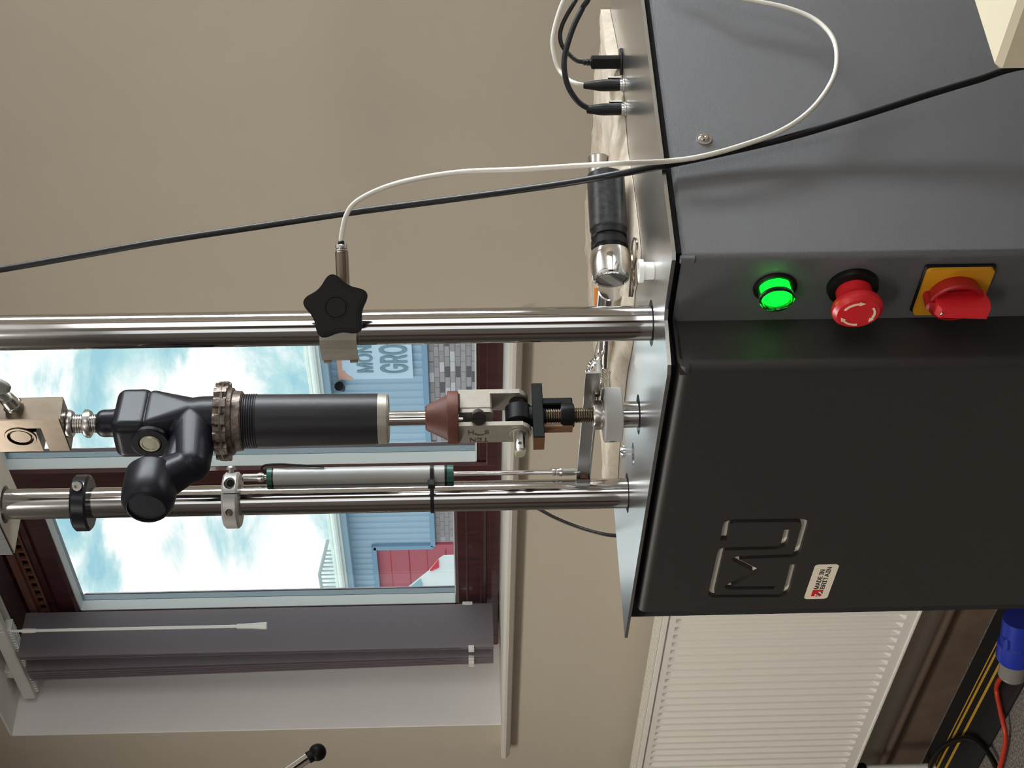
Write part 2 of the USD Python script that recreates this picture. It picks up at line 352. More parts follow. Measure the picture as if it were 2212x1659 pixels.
# ------------------------------------------------------------------ windows
def bar(w, name, lo, hi, mat, c=0.004, label=None): w.add(name, chbox(lo, hi, c), mat, label=label)
YFm = 2.08
def glazing(w, x0, x1, z0, z1, bead=True, yb=YFm):
    """pane and the white beads that line its opening."""
    yg = yb + .048
    w.add('pane', chbox((x0, yg, z0), (x1, yg + .004, z1), .0002), 'pane', False)
    for n_, lo, hi in (('left', (x0, yb, z0), (x0 + .003, yg, z1)), ('right', (x1 - .003, yb, z0), (x1, yg, z1)), ('top', (x0, yb, z1 - .003), (x1, yg, z1)), ('bottom', (x0, yb, z0), (x1, yg, z0 + .003))):
        w.add('glazing_bead', chbox(np.array(lo) + (0, .003, 0), np.array(hi) - (0, .016, 0), .0004), 'bead_white', False, label='white glazing bead')
        w.add('spacer_bar', chbox(np.array(lo) + (0, .033, 0), np.array(hi), .0004), 'spacer', False, label='grey spacer bar')
def window(n, x0, x1, sash_left=True, m_=None):
    z0, z1 = 1.063, 2.300
    w = Thing(f'window_{n}', kind='structure', base=(x0, 2.1, z0))
    m_ = m_ if m_ is not None else (x0 + x1) / 2
    ft = 2.178
    # outer frame
    bar(w, 'bottom_rail', (x0 + .001, YFm + .0012, z0), (x1, 2.15, 1.0975), 'mahogany', .003)
    bar(w, 'bottom_rail_step', (m_, YFm + .006, 1.088), (x1, 2.15, 1.118), 'mahogany', .006)
    bar(w, 'left_jamb', (x0, YFm + .0006, z0), (x0 + .055, 2.15, z1), 'mahogany')
    bar(w, 'right_jamb', (x1 - .055, YFm + .0006, z0), (x1, 2.15, z1), 'mahogany')
    bar(w, 'mullion', (m_ - .066, YFm, z0), (m_, 2.15, ft), 'mahogany', .006)
    bar(w, 'head_rail', (x0, YFm - .004, 2.246), (x1, 2.15, z1), 'mahogany', .006)
    bar(w, 'head_rail_step', (x0, YFm + .006, ft - .004), (x1, 2.15, 2.196), 'mahogany', .004)
    # trickle vent: a brown board above the sash with a row of slots
    holes = [sbox(q, 2.200, q + .026, 2.214) for q in np.arange(x0 + .085, x1 - .1, .034)]
    plate = sbox(x0 + .05, 2.194, x1 - .05, 2.222).difference(shapely.union_all(holes))
    w.add('vent_strip', extr(plate, (0, YFm + .002, 0), (1, 0, 0), (0, 0, 1), (0, 1, 0), .008), 'vent_brown', False, label='brown slotted trickle vent')
    w.add('vent_back', chbox((x0 + .05, YFm + .016, 2.194), (x1 - .05, YFm + .02, 2.222), .0003), 'dark_gap', False)
    bar(w, 'vent_hood', (x0 + .05, YFm - .012, 2.221), (x1 - .05, YFm + .03, 2.240), 'vent_brown', .003)
    # opening sash on the left
    sx0, sx1, sz0, sz1 = x0 + .058, m_ - .070, 1.096, ft - .008
    fx0, fx1, fz0, fz1 = hy(985, 1305, YFm)[0] if n == 1 else x0 + .15, m_ - .150, 1.172, 2.120
    for nm, lo, hi in (('sash_rail', (sx0, YFm - .006, sz0), (sx1, 2.14, fz0)), ('sash_rail', (sx0, YFm - .006, fz1), (sx1, 2.14, sz1)),
                       ('sash_stile', (sx0, YFm - .006, fz0 - .002), (fx0, 2.14, fz1 + .002)), ('sash_stile', (fx1, YFm - .006, fz0 - .002), (sx1, 2.14, fz1 + .002))):
        w.add(nm, chbox(lo, hi, .007), 'mahogany')
    for za, zb in ((1.100, 1.112), (1.140, 1.146)):
        w.add('sash_moulding', chbox((sx0 + .01, YFm - .010, za), (sx1 - .01, YFm, zb), .003), 'mahogany')
    rb_ = sbox(x0 + .002, z0 + .002, x1 - .002, z1 - .002).difference(sbox(fx0, fz0, fx1, fz1)).difference(sbox(m_, 1.118, x1 - .055, ft - .006))
    w.add('rebate', extr(rb_, (0, YFm + .03, 0), (1, 0, 0), (0, 0, 1), (0, 1, 0), .02), 'mahogany', False)
    glazing(w, fx0, fx1, fz0, fz1)
    # fixed light on the right
    glazing(w, m_, x1 - .055, 1.118, ft - .006, yb=YFm + .004)
    return w
window(1, -3.645, -2.10, m_=hy(1030, 1003, YFm)[0])
w2 = Thing('window_2', kind='structure', base=(-.35, 2.1, 1.063))
w2.add('frame', extr(sbox(-.52, 1.063, -.18, 2.3).difference(sbox(-.475, 1.118, -.225, 2.245)), (0, YFm, 0), (1, 0, 0), (0, 0, 1), (0, 1, 0), .07), 'mahogany', False)
glazing(w2, -.475, -.225, 1.118, 2.245)

# ------------------------------------------------------------------ radiator
rad = Thing('radiator', 'white steel panel radiator with vertical flutes under the window', 'radiator', (-3.3, 1.77, 0.16))
x0, x1, yf = -4.45, -2.45, 1.73
zt, zb = hy(1428, 1368, yf)[2], hy(1972, 1360, yf)[2]
pitch = .0333; prof = []
xs = np.arange(x0 + .05, x1 - .05, pitch)
zt1, zb1 = zt - .028, zb + .026
V, Fc = [], []
cols = []
for q in xs: cols += [(q, 0), (q + .011, 0), (q + .0165, .009), (q + .0285, .009)]
cols = [(x0, 0)] + cols + [(x1, 0)]
rows = [(zb, 0), (zb1, 0), (zb1 + .014, 1), (zt1 - .014, 1), (zt1, 0), (zt, 0)]
for z, k in rows:
    for q, d in cols: V.append((q, yf + d * k, z))
n = len(cols)
for r in range(len(rows) - 1):
    for c in range(n - 1):
        a = r * n + c; Fc += [(a, a + 1, a + n + 1), (a, a + n + 1, a + n)]
rad.add('fluted_panel', T(V, Fc), 'radiator_white', 22)
rad.add('panel_back', chbox((x0, yf + .012, zb), (x1, yf + .07, zt - .002), .002), 'radiator_white')
rad.add('bottom_seam', chbox((x0, yf - .003, zb - .004), (x1, yf + .016, zb + .004), .002), 'radiator_white')
# top grille with slots
gy0, gy1 = yf - .004, hy(1391, 1371, 1.80)[1] + .005
slots = [sbox(q, a, q + .016, a + .008) for q in np.arange(x0 + .03, x1 - .03, .021) for a in (gy0 + .022, gy0 + .040, gy0 + .056)]
g = sbox(x0, gy0, x1, gy1).difference(shapely.union_all(slots))
rad.add('top_grille', extr(g, (0, 0, zt), (1, 0, 0), (0, 1, 0), (0, 0, 1), .003), 'radiator_white', False)
rad.add('casing_edge', chbox((x0 - .002, gy0 - .002, zt - .010), (x1 + .002, gy0 + .003, zt + .003), .001), 'radiator_white')
rad.add('side_panel', chbox((x0 - .003, gy0, zb), (x0, gy1, zt), .001), 'radiator_white')
rad.add('wall_bracket', chbox((x0 + .3, yf + .06, zb + .1), (x0 + .34, 1.842, zt - .1), .001), 'radiator_white')
rad.add('wall_bracket', chbox((x1 - .34, yf + .06, zb + .1), (x1 - .3, 1.842, zt - .1), .001), 'radiator_white')
vx = hy(1860, 1662, yf + .02)
v_ = Thing('radiator_valve', 'white pipe with dark valve cap dropping from radiator to floor', 'pipe', (vx[0], vx[1], FZ))
v_.add('pipe', cyl((vx[0], vx[1], FZ), (vx[0], vx[1], vx[2] - .01), .012), 'white_plastic')
v_.add('valve_cap', cyl((vx[0], vx[1], vx[2] - .012), (vx[0], vx[1], vx[2] + .014), .017, .004), 'plastic_black', label='black valve cap')
single('heating_pipe', 'brown heating pipe running along the skirting below the radiator', 'pipe', tube([(XL + .1, 1.815, .045), (-2.0, 1.815, .045)], .011, smooth=False), 'pipe_paint')

# ------------------------------------------------------------------ vertical blind
bl = Thing('vertical_blind', 'grey vertical blind drawn to the left of the window with white rail and wand', 'blind', (-3.55, 1.98, 1.1))
def vane_w(X): return hx(1000, 1305, X)[1] - hx(1000, 1398, X)[1]
Xs = np.linspace(-3.60, -3.0, 400); vx0 = Xs[np.argmin([abs(vane_w(q) - .1225) for q in Xs])]
vy1, vy0 = hx(1000, 1305, vx0)[1], hx(1000, 1398, vx0)[1]
off = vy1 - 2.066
if off > 0: vy1 -= off; vy0 -= off
zb_v, zt_v = hx(1065, 1350, vx0)[2], 2.240
for k, dx in enumerate((0, .007, .016, .057, .070, .079, .089, .102)):
    X = vx0 - dx; ys = np.linspace(vy0, vy1 - (.027 if k else 0), 7); bow = .004 * (1 - ((ys - ys.mean()) / (vy1 - vy0) * 2) ** 2)
    zz = [zb_v, zb_v + .075, zb_v + .085, zt_v - .05, zt_v - .04, zt_v]; of = [0.0016, .0016, 0, 0, .0012, .0012]
    V, Fc = [], []
    for s in (1, -1):
        for z, o in zip(zz, of):
            for y, b in zip(ys, bow): V.append((X - .38 * dx * (z - zb_v) / (zt_v - zb_v) + s * (.0006 + o) + b, y + k * .0015, z))
    n, r = 7, 6
    for a in range(r - 1):
        for b in range(n - 1):
            q = a * n + b; Fc += [(q, q + 1, q + n + 1), (q, q + n + 1, q + n)]
            q += n * r; Fc += [(q, q + n + 1, q + 1), (q, q + n, q + n + 1)]
    for b in range(n - 1):
        for q, fl in ((b, 1), ((r - 1) * n + b, 0)):
            e = [(q, q + n * r + 1, q + 1), (q, q + n * r, q + n * r + 1)]; Fc += e if fl else [x[::-1] for x in e]
    for a in range(r - 1):
        for q, fl in ((a * n, 0), (a * n + n - 1, 1)):
            e = [(q, q + n + n * r, q + n * r), (q, q + n, q + n + n * r)]; Fc += e if not fl else [x[::-1] for x in e]
    p = bl.add('vane', T(V, Fc), 'vane_fabric', 50)
    bl.add('chain_clip', chbox((X - .003, vy0 - .007 + k * .0015, zb_v + .048), (X + .003, vy0 + .004 + k * .0015, zb_v + .062), .0008), 'white_plastic', under=p, label='white chain clip')
    if k == 0: bl.add('chain_clip', chbox((X - .003, vy1 - .004, zb_v + .05), (X + .003, vy1 + .006, zb_v + .075), .0008), 'white_plastic', under=p, label='white chain clip')
ry0, ry1 = 1.935, 1.99
bl.add('headrail', minus(chbox((-3.612, ry0, 2.248), (-2.12, ry1, 2.280), .003), chbox((-3.60, ry0 + .020, 2.24), (-2.13, ry1 - .010, 2.268), .001)), 'blind_rail', 20)
for k, q in enumerate(np.linspace(-3.60, -3.30, 26)):
    bl.add('carrier', chbox((q, ry0 + .014, 2.240), (q + .005, ry1 - .008, 2.258), .001), 'white_plastic')
cx = hy(60, 1362, ry0 - .004)
wp = [hy(60, 1361, ry0 - .006), hy(300, 1357.5, ry0 - .006), hy(515, 1354.5, ry0 - .006)]
zc = [q[2] for q in wp]; X = wp[1][0]
wd_ = bl.add('wand', tube([(X, ry0 - .006, zc[0]), (X, ry0 - .006, zc[2])], .0038, smooth=False), 'white_plastic')
bl.add('wand_grip', lathe((X, ry0 - .006, hy(577, 1353, ry0 - .006)[2]), (0, 0, 1), [(0, .008), (.002, .009), (.035, .0066), (.07, .006), (.072, .0045)], 24), 'white_plastic', under=wd_)
bl.add('wand_joint', lathe((X, ry0 - .006, zc[0] - .018), (0, 0, 1), [(0, .0052), (.03, .0058), (.034, .0035), (.06, .003)], 20), 'white_plastic', under=wd_)
bl.add('rail_bracket', chbox((-3.52, ry0 + .01, 2.278), (-3.49, ry1 - .01, 2.304), .001), 'white_plastic'); bl.add('rail_bracket', chbox((-2.30, ry0 + .01, 2.278), (-2.27, ry1 - .01, 2.304), .001), 'white_plastic')
bl.add('wand_hook', ring_mesh((X - .012, ry0 - .006, 2.252), (0, 1, 0), .004, .007, .003, .0006, 24), 'white_plastic', under=wd_)

# ------------------------------------------------------------------ the street outside
slab('ground_outside', (-45, 2.15, -.45), (10, 60, -.35), 'tarmac')
BY = 14.0
bd = Thing('industrial_building', 'pale blue ribbed industrial unit over brick outside the window', 'building', (-19, BY, -.35))
bx0, bx1 = -30.0, -13.0
zb_c, zt_c = 1.67, 2.98
sx = hy(870, 1175, BY)[0]                               # right edge of the shutter bay
def ribs(xa, xb, z0, z1, y, mat, pitch=.165):
    pr = []
    for q in np.arange(xa, xb, pitch): pr += [(q, 0), (q + pitch * .55, 0), (q + pitch * .66, .024), (q + pitch * .9, .024)]
    pr = [p for p in pr if p[0] <= xb] + [(xb, 0)]; V, Fc = [], []
    for z in (z0, z1):
        for a, d in pr: V.append((a, y - d, z))
    n = len(pr)
    for a in range(n - 1): Fc += [(a, a + 1, a + n + 1), (a, a + n + 1, a + n)]
    return cat(T(V, [f[::-1] for f in Fc]), chbox((xa, y + .012, z0), (xb, y + .05, z1), .002))
bd.add('wall_cladding', ribs(sx, bx1, zb_c, zt_c, BY, 'cladding_blue'), 'cladding_blue', False)
zs = hy(806, 1176, BY)[2]
bd.add('wall_cladding', ribs(bx0, sx, zs, zt_c, BY, 'cladding_blue'), 'cladding_blue', False)
bd.add('cladding_trim', chbox((sx - .02, BY - .06, zb_c - .06), (bx1, BY, zb_c + .02), .005), 'cladding_dark')
bd.add('cladding_trim', chbox((sx - .09, BY - .06, zb_c - .02), (sx + .02, BY, zs), .005), 'cladding_dark')
bd.add('cladding_trim', chbox((bx0, BY - .06, zs - .05), (sx, BY, zs + .03), .005), 'cladding_dark')
bd.add('eaves_soffit', chbox((bx0, BY - .30, zt_c - .02), (bx1, BY + .1, 3.07), .01), 'soffit_blue')
ga, gb = hy(668, 820, BY - .3), hy(697, 820, BY - .3)
bd.add('fascia', chbox((bx0, BY - .34, gb[2]), (bx1, BY - .29, ga[2] - .02), .01), 'fascia')
bd.add('gutter', chbox((bx0, BY - .44, gb[2] + .04), (bx1, BY - .34, gb[2] + .13), .03), 'fascia')
bd.add('roof_edge', chbox((bx0, BY - .36, ga[2] - .03), (bx1, BY + .4, ga[2] + .01), .01), 'fascia')
bd.add('brick_backing', chbox((sx, BY + .02, -.35), (bx1, BY + .15, zb_c), .002), 'mortar', False)
cw, ch_ = .225, .075
zr = zb_c - .07; row = 0
bl_lo, bl_hi = hy(1000, 1150, BY)[0], -15.7
count = 0
while zr > .70:
    o = (row % 2) * cw / 2
    for q in np.arange(-18.9 + o, bl_hi, cw):
        if count < 296:
            mt = rng.choice(['brick_a', 'brick_b', 'brick_c', 'brick_d'], p=[.46, .28, .16, .10]); d_ = rng.uniform(0, .006)
            bd.add('brick', chbox((q, BY + .004 - d_, zr - .065), (q + .215, BY + .03, zr), .004), mt, False); count += 1
    zr -= ch_; row += 1
more = [chbox((q + (r % 2) * cw / 2, BY + .005, z - .065), (q + (r % 2) * cw / 2 + .215, BY + .03, z), .004) for r, z in enumerate(np.arange(zb_c - .07, .70, -ch_)) for q in np.arange(sx + .05, -19.05, cw)]
more += [chbox((q + (r % 2) * cw / 2, BY + .005, z - .065), (q + (r % 2) * cw / 2 + .215, BY + .03, z), .004) for r, z in enumerate(np.arange(zr, -.2, -ch_)) for q in np.arange(-18.9, bl_hi, cw)]
bd.add('brickwork', cat(*more), 'brick_b', False, kind='stuff')
# red shutter
lath = cat(*[chbox((bx0 + .5, BY + .03 + .012 * (k % 2), z), (sx - .1, BY + .07, z + .30), .012) for k, z in enumerate(np.arange(-.35, zs - .1, .30))])
bd.add('roller_shutter', lath, 'shutter_red', False, label='red roller shutter')
bd.add('shutter_frame', chbox((sx - .12, BY - .03, -.35), (sx + .0, BY + .08, zb_c), .005), 'shutter_red', label='red shutter frame')
# sign board
pa, pb = hy(893, 817, BY - .07), hy(731, 817, BY - .07)
sx0, sz0, sz1 = pa[0], pa[2], pb[2]; sx1 = -15.75
sg = Thing('shop_sign', 'pale blue sign board with tall grey letters on the ribbed cladding', 'sign', (sx0, BY - .1, sz0))
sg.add('board', chbox((sx0, BY - .075, sz0), (sx1, BY - .035, sz1), .004), 'sign_panel')
def sp(x, y): q = hy(x, y, BY - .076); return (q[0], q[2])
oz = Polygon([(sx0, sz1), sp(733, 772) if sp(733, 772)[1] < sz1 else (sp(733, 772)[0], sz1), sp(736, 783), sp(736, 795), sp(739, 802), sp(743, 800), sp(750, 809), sp(763, 816.5), (sx0, sp(763, 817)[1])]).buffer(0)
oz = oz.union(sbox(sx0, sz1 - .07, sx1, sz1 - .002)).intersection(sbox(sx0, sz0, sx1, sz1))
sg.add('emblem', extr(oz, (0, BY - .0755, 0), (1, 0, 0), (0, 0, 1), (0, -1, 0), .004), 'sign_orange', False, label='orange corner flash')
def word(s, xa, xb, ya, yb):
    a, b = hy(xb, ya, BY - .08), hy(xa, yb, BY - .08)
    sg.add('lettering', text_fit(s, (a[0], BY - .0755, a[2]), (1, 0, 0), (0, 0, 1), (0, -1, 0), b[0] - a[0], b[2] - a[2], .012, True), 'sign_grey', False, label=f'grey letters {s}')
word('MONS', 764, 807, 804, 730)
word('GRO', 817, 882, 805, 746)
single('wall_lamp', 'small dark lamp fixed on the cladding below the sign', 'lamp', tube([hy(741, 842, BY - .03), hy(738, 838, BY - .12), hy(732, 834, BY - .16)], (.03, .05, .07), 10), 'plastic_black')
# stair railing on the roof
ra = Thing('roof_railing', 'pale grey stair railing with upright bars above the fascia', 'railing', (-22, BY - .2, 3.1))
hp = [hy(708, 1168, BY - .2), hy(690, 1241, BY - .2), hy(697, 1282, BY - .2), hy(704, 1330, BY - .2)]
ra.add('handrail', tube(hp, .028, 10, smooth=False), 'railing_grey')
for k, yy in enumerate(np.arange(1190, 1322, 8.6)):
    q = hy(705, yy, BY - .2)[0]
    for a, b in zip(hp[:-1], hp[1:]):
        if b[0] <= q <= a[0]:
            zz = a[2] + (b[2] - a[2]) * (q - a[0]) / (b[0] - a[0]); ra.add('baluster', cyl((q, BY - .2, ga[2] - .06), (q, BY - .2, zz), .014, seg=10), 'railing_grey')
# white van, only a corner of it in view
VY = 9.0
va = hy(983, 1240, VY)
vn = Thing('white_van', 'corner of a white van with red tail lamp parked in front of the red shutter', 'van', (va[0], VY, -.35))
def vp(x, y): q = hy(x, y, VY); return (q[0], q[2])
vd = ray(935, 1240) * (1, 1, 0); vd /= np.linalg.norm(vd); vu = np.array([vd[1], -vd[0], 0]); vo = dep(935, 1240, 13.5)
def vp(x, y): q = dep(x, y, 13.5) - vo; return (q @ vu, q[2] + vo[2])
outl = Polygon([vp(1010, 1197), vp(958, 1199), vp(948, 1206), vp(926, 1232), vp(908, 1246), vp(868, 1278), vp(852, 1320), vp(852, 1420), vp(1190, 1420), vp(1190, 1197)])
vz = np.array([vo[0], vo[1], 0])
vn.add('body', extr(outl, vz, vu, (0, 0, 1), vd, 1.8), 'van_white', False)
vn.add('side_window', extr(Polygon([vp(876, 1277), vp(908, 1250), vp(912, 1262), vp(914, 1330), vp(876, 1330)]), vz - vd * .012, vu, (0, 0, 1), vd, .02), 'van_glass', False, label='blue tinted van window')
vn.add('tail_lamp', extr(Polygon([vp(928, 1232), vp(947, 1208), vp(948, 1226), vp(931, 1234)]), vz - vd * .014, vu, (0, 0, 1), vd, .03), 'tail_red', False, label='red tail lamp')
for y_ in (1230, 1400): q = vz + vu * vp(1150, y_)[0] + np.array([0, 0, -.05]); vn.add('wheel', cyl(q - vd * .02, q + vd * .2, .30, .03), 'rubber_black', label='black tyre')

# ------------------------------------------------------------------ the damper dynamometer
ZP = HC - .1624
A = mz(1378.7, 894.5, ZP); R_ = mz(1406, 692, ZP); L_ = mz(1355.7, 1070, ZP)
R_[1] = L_[1] = A[1] = .8267; L_[0] = 2 * A[0] - R_[0]
DM = .001 * .4237                                       # metres per photo pixel at the drive axis
mc = Thing('damper_test_machine', 'grey damper test machine with twin chrome columns, steel bed plate and control buttons', 'machine', W((-1.16, .95, FZ)))
def M_(name, mesh, mat, *a, **k): return mc.add(name, Wm(mesh), mat, *a, **k)
c1, c2, c3, c4 = (mz(x, y, ZP)[:2] for x, y in ((1451.5, 546), (1434.3, 691), (1438, 750), (1349.5, 1378)))
yfr = c4[1]; yst = (c1[1] + c2[1]) / 2
xr = c1[0]; xst = (c2[0] + c3[0]) / 2; xl = c4[0]
yback = 1.288
poly = Polygon([(xr - .004, yst), (xr, yst + .004), (xr, yback), (xl, yback), (xl, yfr), (xst - .012, yfr), (xst - .004, yfr + .004), (xst + .004, yst - .005), (xst + .012, yst)])
cut = [Point(*R_[:2]).buffer(.0199, 32), Point(*L_[:2]).buffer(.0199, 32), Point(*A[:2]).buffer(.0186, 32)]
sl = mz(1367.5, 981, ZP); cut.append(Point(sl[0], sl[1]).buffer(.011, 24))
plate = poly.difference(shapely.union_all(cut))
M_('bed_plate', extr(plate, (0, 0, ZP - .003), (1, 0, 0), (0, 1, 0), (0, 0, 1), .003), 'plate_steel', False)
M_('bed_plug', cyl((sl[0], sl[1], ZP - .006), (sl[0], sl[1], ZP - .0022), .0105), 'nickel', label='brass coloured plug set in the bed plate')
zt_p = ZP - .0085
# the cabinet: inner core, folded grey side and button strip, charcoal front with cut-through emblem
core = Polygon([(xr - .012, yst + .014), (xr - .012, yback - .03), (xl + .015, yback - .03), (xl + .015, yfr + .016), (xst - .02, yfr + .016), (xst - .02, yst + .014)])
M_('cabinet_core', extr(core, (0, 0, FZ + .02), (1, 0, 0), (0, 1, 0), (0, 0, 1), ZP - .003 - FZ - .02), 'panel_inside', False)
def arc(cx, cy, r, a0, a1, n=8): return [(cx + r * math.cos(a), cy + r * math.sin(a)) for a in np.linspace(a0, a1, n)]
r_ = .005; xs_, ys_ = xr - .003, yst + .002
out = [(xst - .012, ys_)] + [(p[0], p[1]) for p in arc(xs_ - r_, ys_ + r_, r_, -math.pi / 2, 0)] + [(xs_, yback - .01)]
sheet = Polygon(out + [(xs_ - .006, yback - .01), (xs_ - .006, ys_ + .010), (xs_ - .010, ys_ + .006), (xst - .012, ys_ + .006)])
def sheet_mesh(pg, z0, z1, edge=.003):
    ms = [extr(pg, (0, 0, z0), (1, 0, 0), (0, 1, 0), (0, 0, 1), z1 - edge - z0)]
    for k in range(3): ms.append(extr(pg.buffer(-.0011 * (k + 1) * .8), (0, 0, z1 - edge), (1, 0, 0), (0, 1, 0), (0, 0, 1), edge * (.45, .78, 1)[k]))
    return cat(*ms)
M_('body_panel', sheet_mesh(sheet, FZ + .03, zt_p), 'panel_grey', 20)
yF = yfr + .002; tF = .0052; xl_ = mz(1380, 1369, zt_p)[0]; rb = .009; xR = xst - .006
strokes = []
def fp(zx, zy): q = my(1450 + zx / 5.53, 1080 + zy / 5.53, yF); return (q[0], q[2])
for pts in ([(625, 485), (650, 330), (672, 275), (740, 252), (1500, 243), (1580, 255), (1597, 300), (1512, 600), (1490, 650), (1430, 668), (810, 690), (760, 705), (775, 722), (1030, 850), (690, 1022), (672, 1040), (700, 1052), (1235, 1047)],
            [(1388, 355), (1348, 520), (1330, 550), (1270, 572), (690, 585), (610, 596), (588, 640), (487, 1085), (478, 1125), (520, 1150), (1300, 1145), (1355, 1125), (1378, 1085), (1460, 772)]):
    strokes.append(LineString([fp(*p) for p in pts]).buffer(.0031, cap_style=2, join_style=1))
emb = shapely.union_all(strokes)
zbot = FZ + .03
front = sbox(xl_, zbot, xR - rb, zt_p - rb).difference(emb)
ms = [extr(front, (0, yF, 0), (1, 0, 0), (0, 0, 1), (0, 1, 0), tF)]
pl = [(xR - rb, yF)] + arc(xR - rb, yF + rb, rb, -math.pi / 2, 0, 10) + [(xR, ys_)]
pg = Polygon(pl + [(xR - .004, ys_), (xR - .004, yF + rb), (xR - rb, yF + tF)])
ms.append(extr(pg, (0, 0, zbot), (1, 0, 0), (0, 1, 0), (0, 0, 1), zt_p - zbot - .002))
pt = [(yF, zt_p - rb)] + [(yF + rb + p[0], zt_p - rb + p[1]) for p in arc(0, 0, rb, math.pi, math.pi / 2, 10)] + [(yF + .05, zt_p)]
pg2 = Polygon(pt + [(yF + .05, zt_p - .004), (yF + rb, zt_p - .004), (yF + tF, zt_p - rb)])
ms.append(extr(pg2, (xl_, 0, 0), (0, 1, 0), (0, 0, 1), (1, 0, 0), xR - xl_))
M_('front_panel', cat(*ms), 'panel_charcoal', 25)
ex0, ez0, ex1, ez1 = emb.bounds
M_('emblem_backing', chbox((ex0 - .01, yF + tF + .0002, ez0 - .01), (ex1 + .01, yF + tF + .002, ez1 + .01), .0004), 'logo_white', label='white backing seen through the cut-out emblem')
M_('side_skin', chbox((xl_, yF + tF, zbot), (xl_ + .003, yback - .02, zt_p), .0005), 'panel_charcoal')
# sticker
st = [my(x, y, yF) for x, y in ((1736.6, 1293), (1787, 1293), (1812.6, 1219), (1761, 1219))]
q0 = np.mean([st[0], st[3]], 0); sxa, sxb = (st[0][0] + st[1][0]) / 2, (st[2][0] + st[3][0]) / 2
sza, szb = np.mean([st[1][2], st[2][2]]), np.mean([st[0][2], st[3][2]])
sk = M_('sticker', extr(sbox(sxa, sza, sxb, szb).buffer(-.004).buffer(.004, 6), (0, yF, 0), (1, 0, 0), (0, 0, 1), (0, -1, 0), .0004), 'sticker_white', False, label='white rectangular sticker with red arrow')
sw, sh = sxb - sxa, szb - sza
def st_text(s, u0, u1, v0, v1, mat='ink_black'): M_('lettering', text_fit(s, (sxa + u0 * sw, yF - .0004, sza + v0 * sh), (1, 0, 0), (0, 0, 1), (0, -1, 0), (u1 - u0) * sw, (v1 - v0) * sh, .0003, False), mat, False, under=sk)
st_text('MADE IN', .30, .86, .53, .72); st_text('BRITAIN', .30, .93, .28, .47)
def st_poly(P, mat): M_('arrow_mark', extr(Polygon([(sxa + a * sw, sza + b * sh) for a, b in P]), (0, yF - .0004, 0), (1, 0, 0), (0, 0, 1), (0, -1, 0), .0003), mat, False, under=sk)
st_poly([(.09, .74), (.27, .74), (.27, .30), (.225, .30), (.225, .555), (.115, .30), (.075, .36), (.17, .60), (.09, .60)], 'ink_red')
st_poly([(.08, .46), (.11, .54), (.08, .54)], 'ink_black'); st_poly([(.16, .29), (.205, .29), (.205, .38)], 'ink_black')
# corner notches of the folded panels
for x, y in ((1470, 549),):
    q = mz(x, y, zt_p); M_('corner_clip', chbox((xs_ - .007, ys_ - .0012, zt_p - .010), (xs_ - .0005, ys_ + .003, zt_p + .002), .0008), 'panel_grey')
# side panel screw
q = mx(1521, 301, xs_)
M_('panel_screw', lathe((xs_, q[1], q[2]), (1, 0, 0), [(0, .0062), (.0008, .0062), (.001, .0047), (.0024, .0042), (.0033, .003), (.0034, .0012), (.002, 0)], 28), 'chrome_bright', label='chrome pan-head screw and washer')
# columns and crosshead
ZCH = my(17, 1100, L_[1])[2]
for nm, q in (('a', R_), ('b', L_)):
    M_('column', cyl((q[0], q[1], ZP - .03), (q[0], q[1], ZCH + .09), .015, .0004, 72), 'chrome', label='polished chrome column')
chp = sbox(-1.3600, .8025, 2 * A[0] + 1.3600, .8605).difference(Point(*R_[:2]).buffer(.0185, 24)).difference(Point(*L_[:2]).buffer(.0185, 24))
M_('crosshead', extr(chp, (0, 0, ZCH), (1, 0, 0), (0, 1, 0), (0, 0, 1), .06), 'crosshead_paint', False)
M_('crosshead_front', chbox((-1.3602, .8000, ZCH + .0004), (2 * A[0] + 1.3602, .8026, ZCH + .06), .0006), 'panel_charcoal', label='dark front face of the crosshead')
M_('crosshead_core', chbox((A[0] - .02, .81, ZCH + .05), (A[0] + .02, .85, ZCH + .07), .001), 'crosshead_paint')
for q in (R_, L_): M_('column_bush', ring_mesh((q[0], q[1], ZCH + .012), (0, 0, 1), .0149, .0186, .04, .0004), 'plastic_black')
# drive shaft, grey disc, nut and stud
def zA(x): return my(x, 894.5 + (1378.7 - x) * .0168, A[1])[2]
def AX(prof, seg=64):
    """Lathe about the drive axis: (photo x, half width in photo pixels) from top to bottom."""
    return lathe((A[0], A[1], 0), (0, 0, 1), [(zA(x), h * DM) for x, h in prof[::-1]], seg)
M_('drive_shaft', AX([(1338, 28.7), (1480, 28.7)]), 'chrome', label='chrome drive shaft')
M_('thrust_disc', minus(AX([(1303.5, 57.5), (1305.5, 60), (1339, 60), (1341.5, 57.5)]), cyl((A[0] - .012, A[1] - .03, zA(1322)), (A[0] - .007, A[1] - .018, zA(1322)), .0035)), 'disc_grey', label='light grey disc on the drive shaft')
M_('washer', AX([(1299, 33), (1304.5, 33)]), 'steel')
M_('lock_nut', hexnut((A[0], A[1], zA(1301)), (A[0], A[1], zA(1281)), .0235, .0016, .35), 'steel', label='hexagonal lock nut')
M_('stud', thread((A[0], A[1], zA(1303)), (A[0], A[1], zA(1168)), 17.2 * DM, .0021, .0010), 'nickel', label='threaded stud')
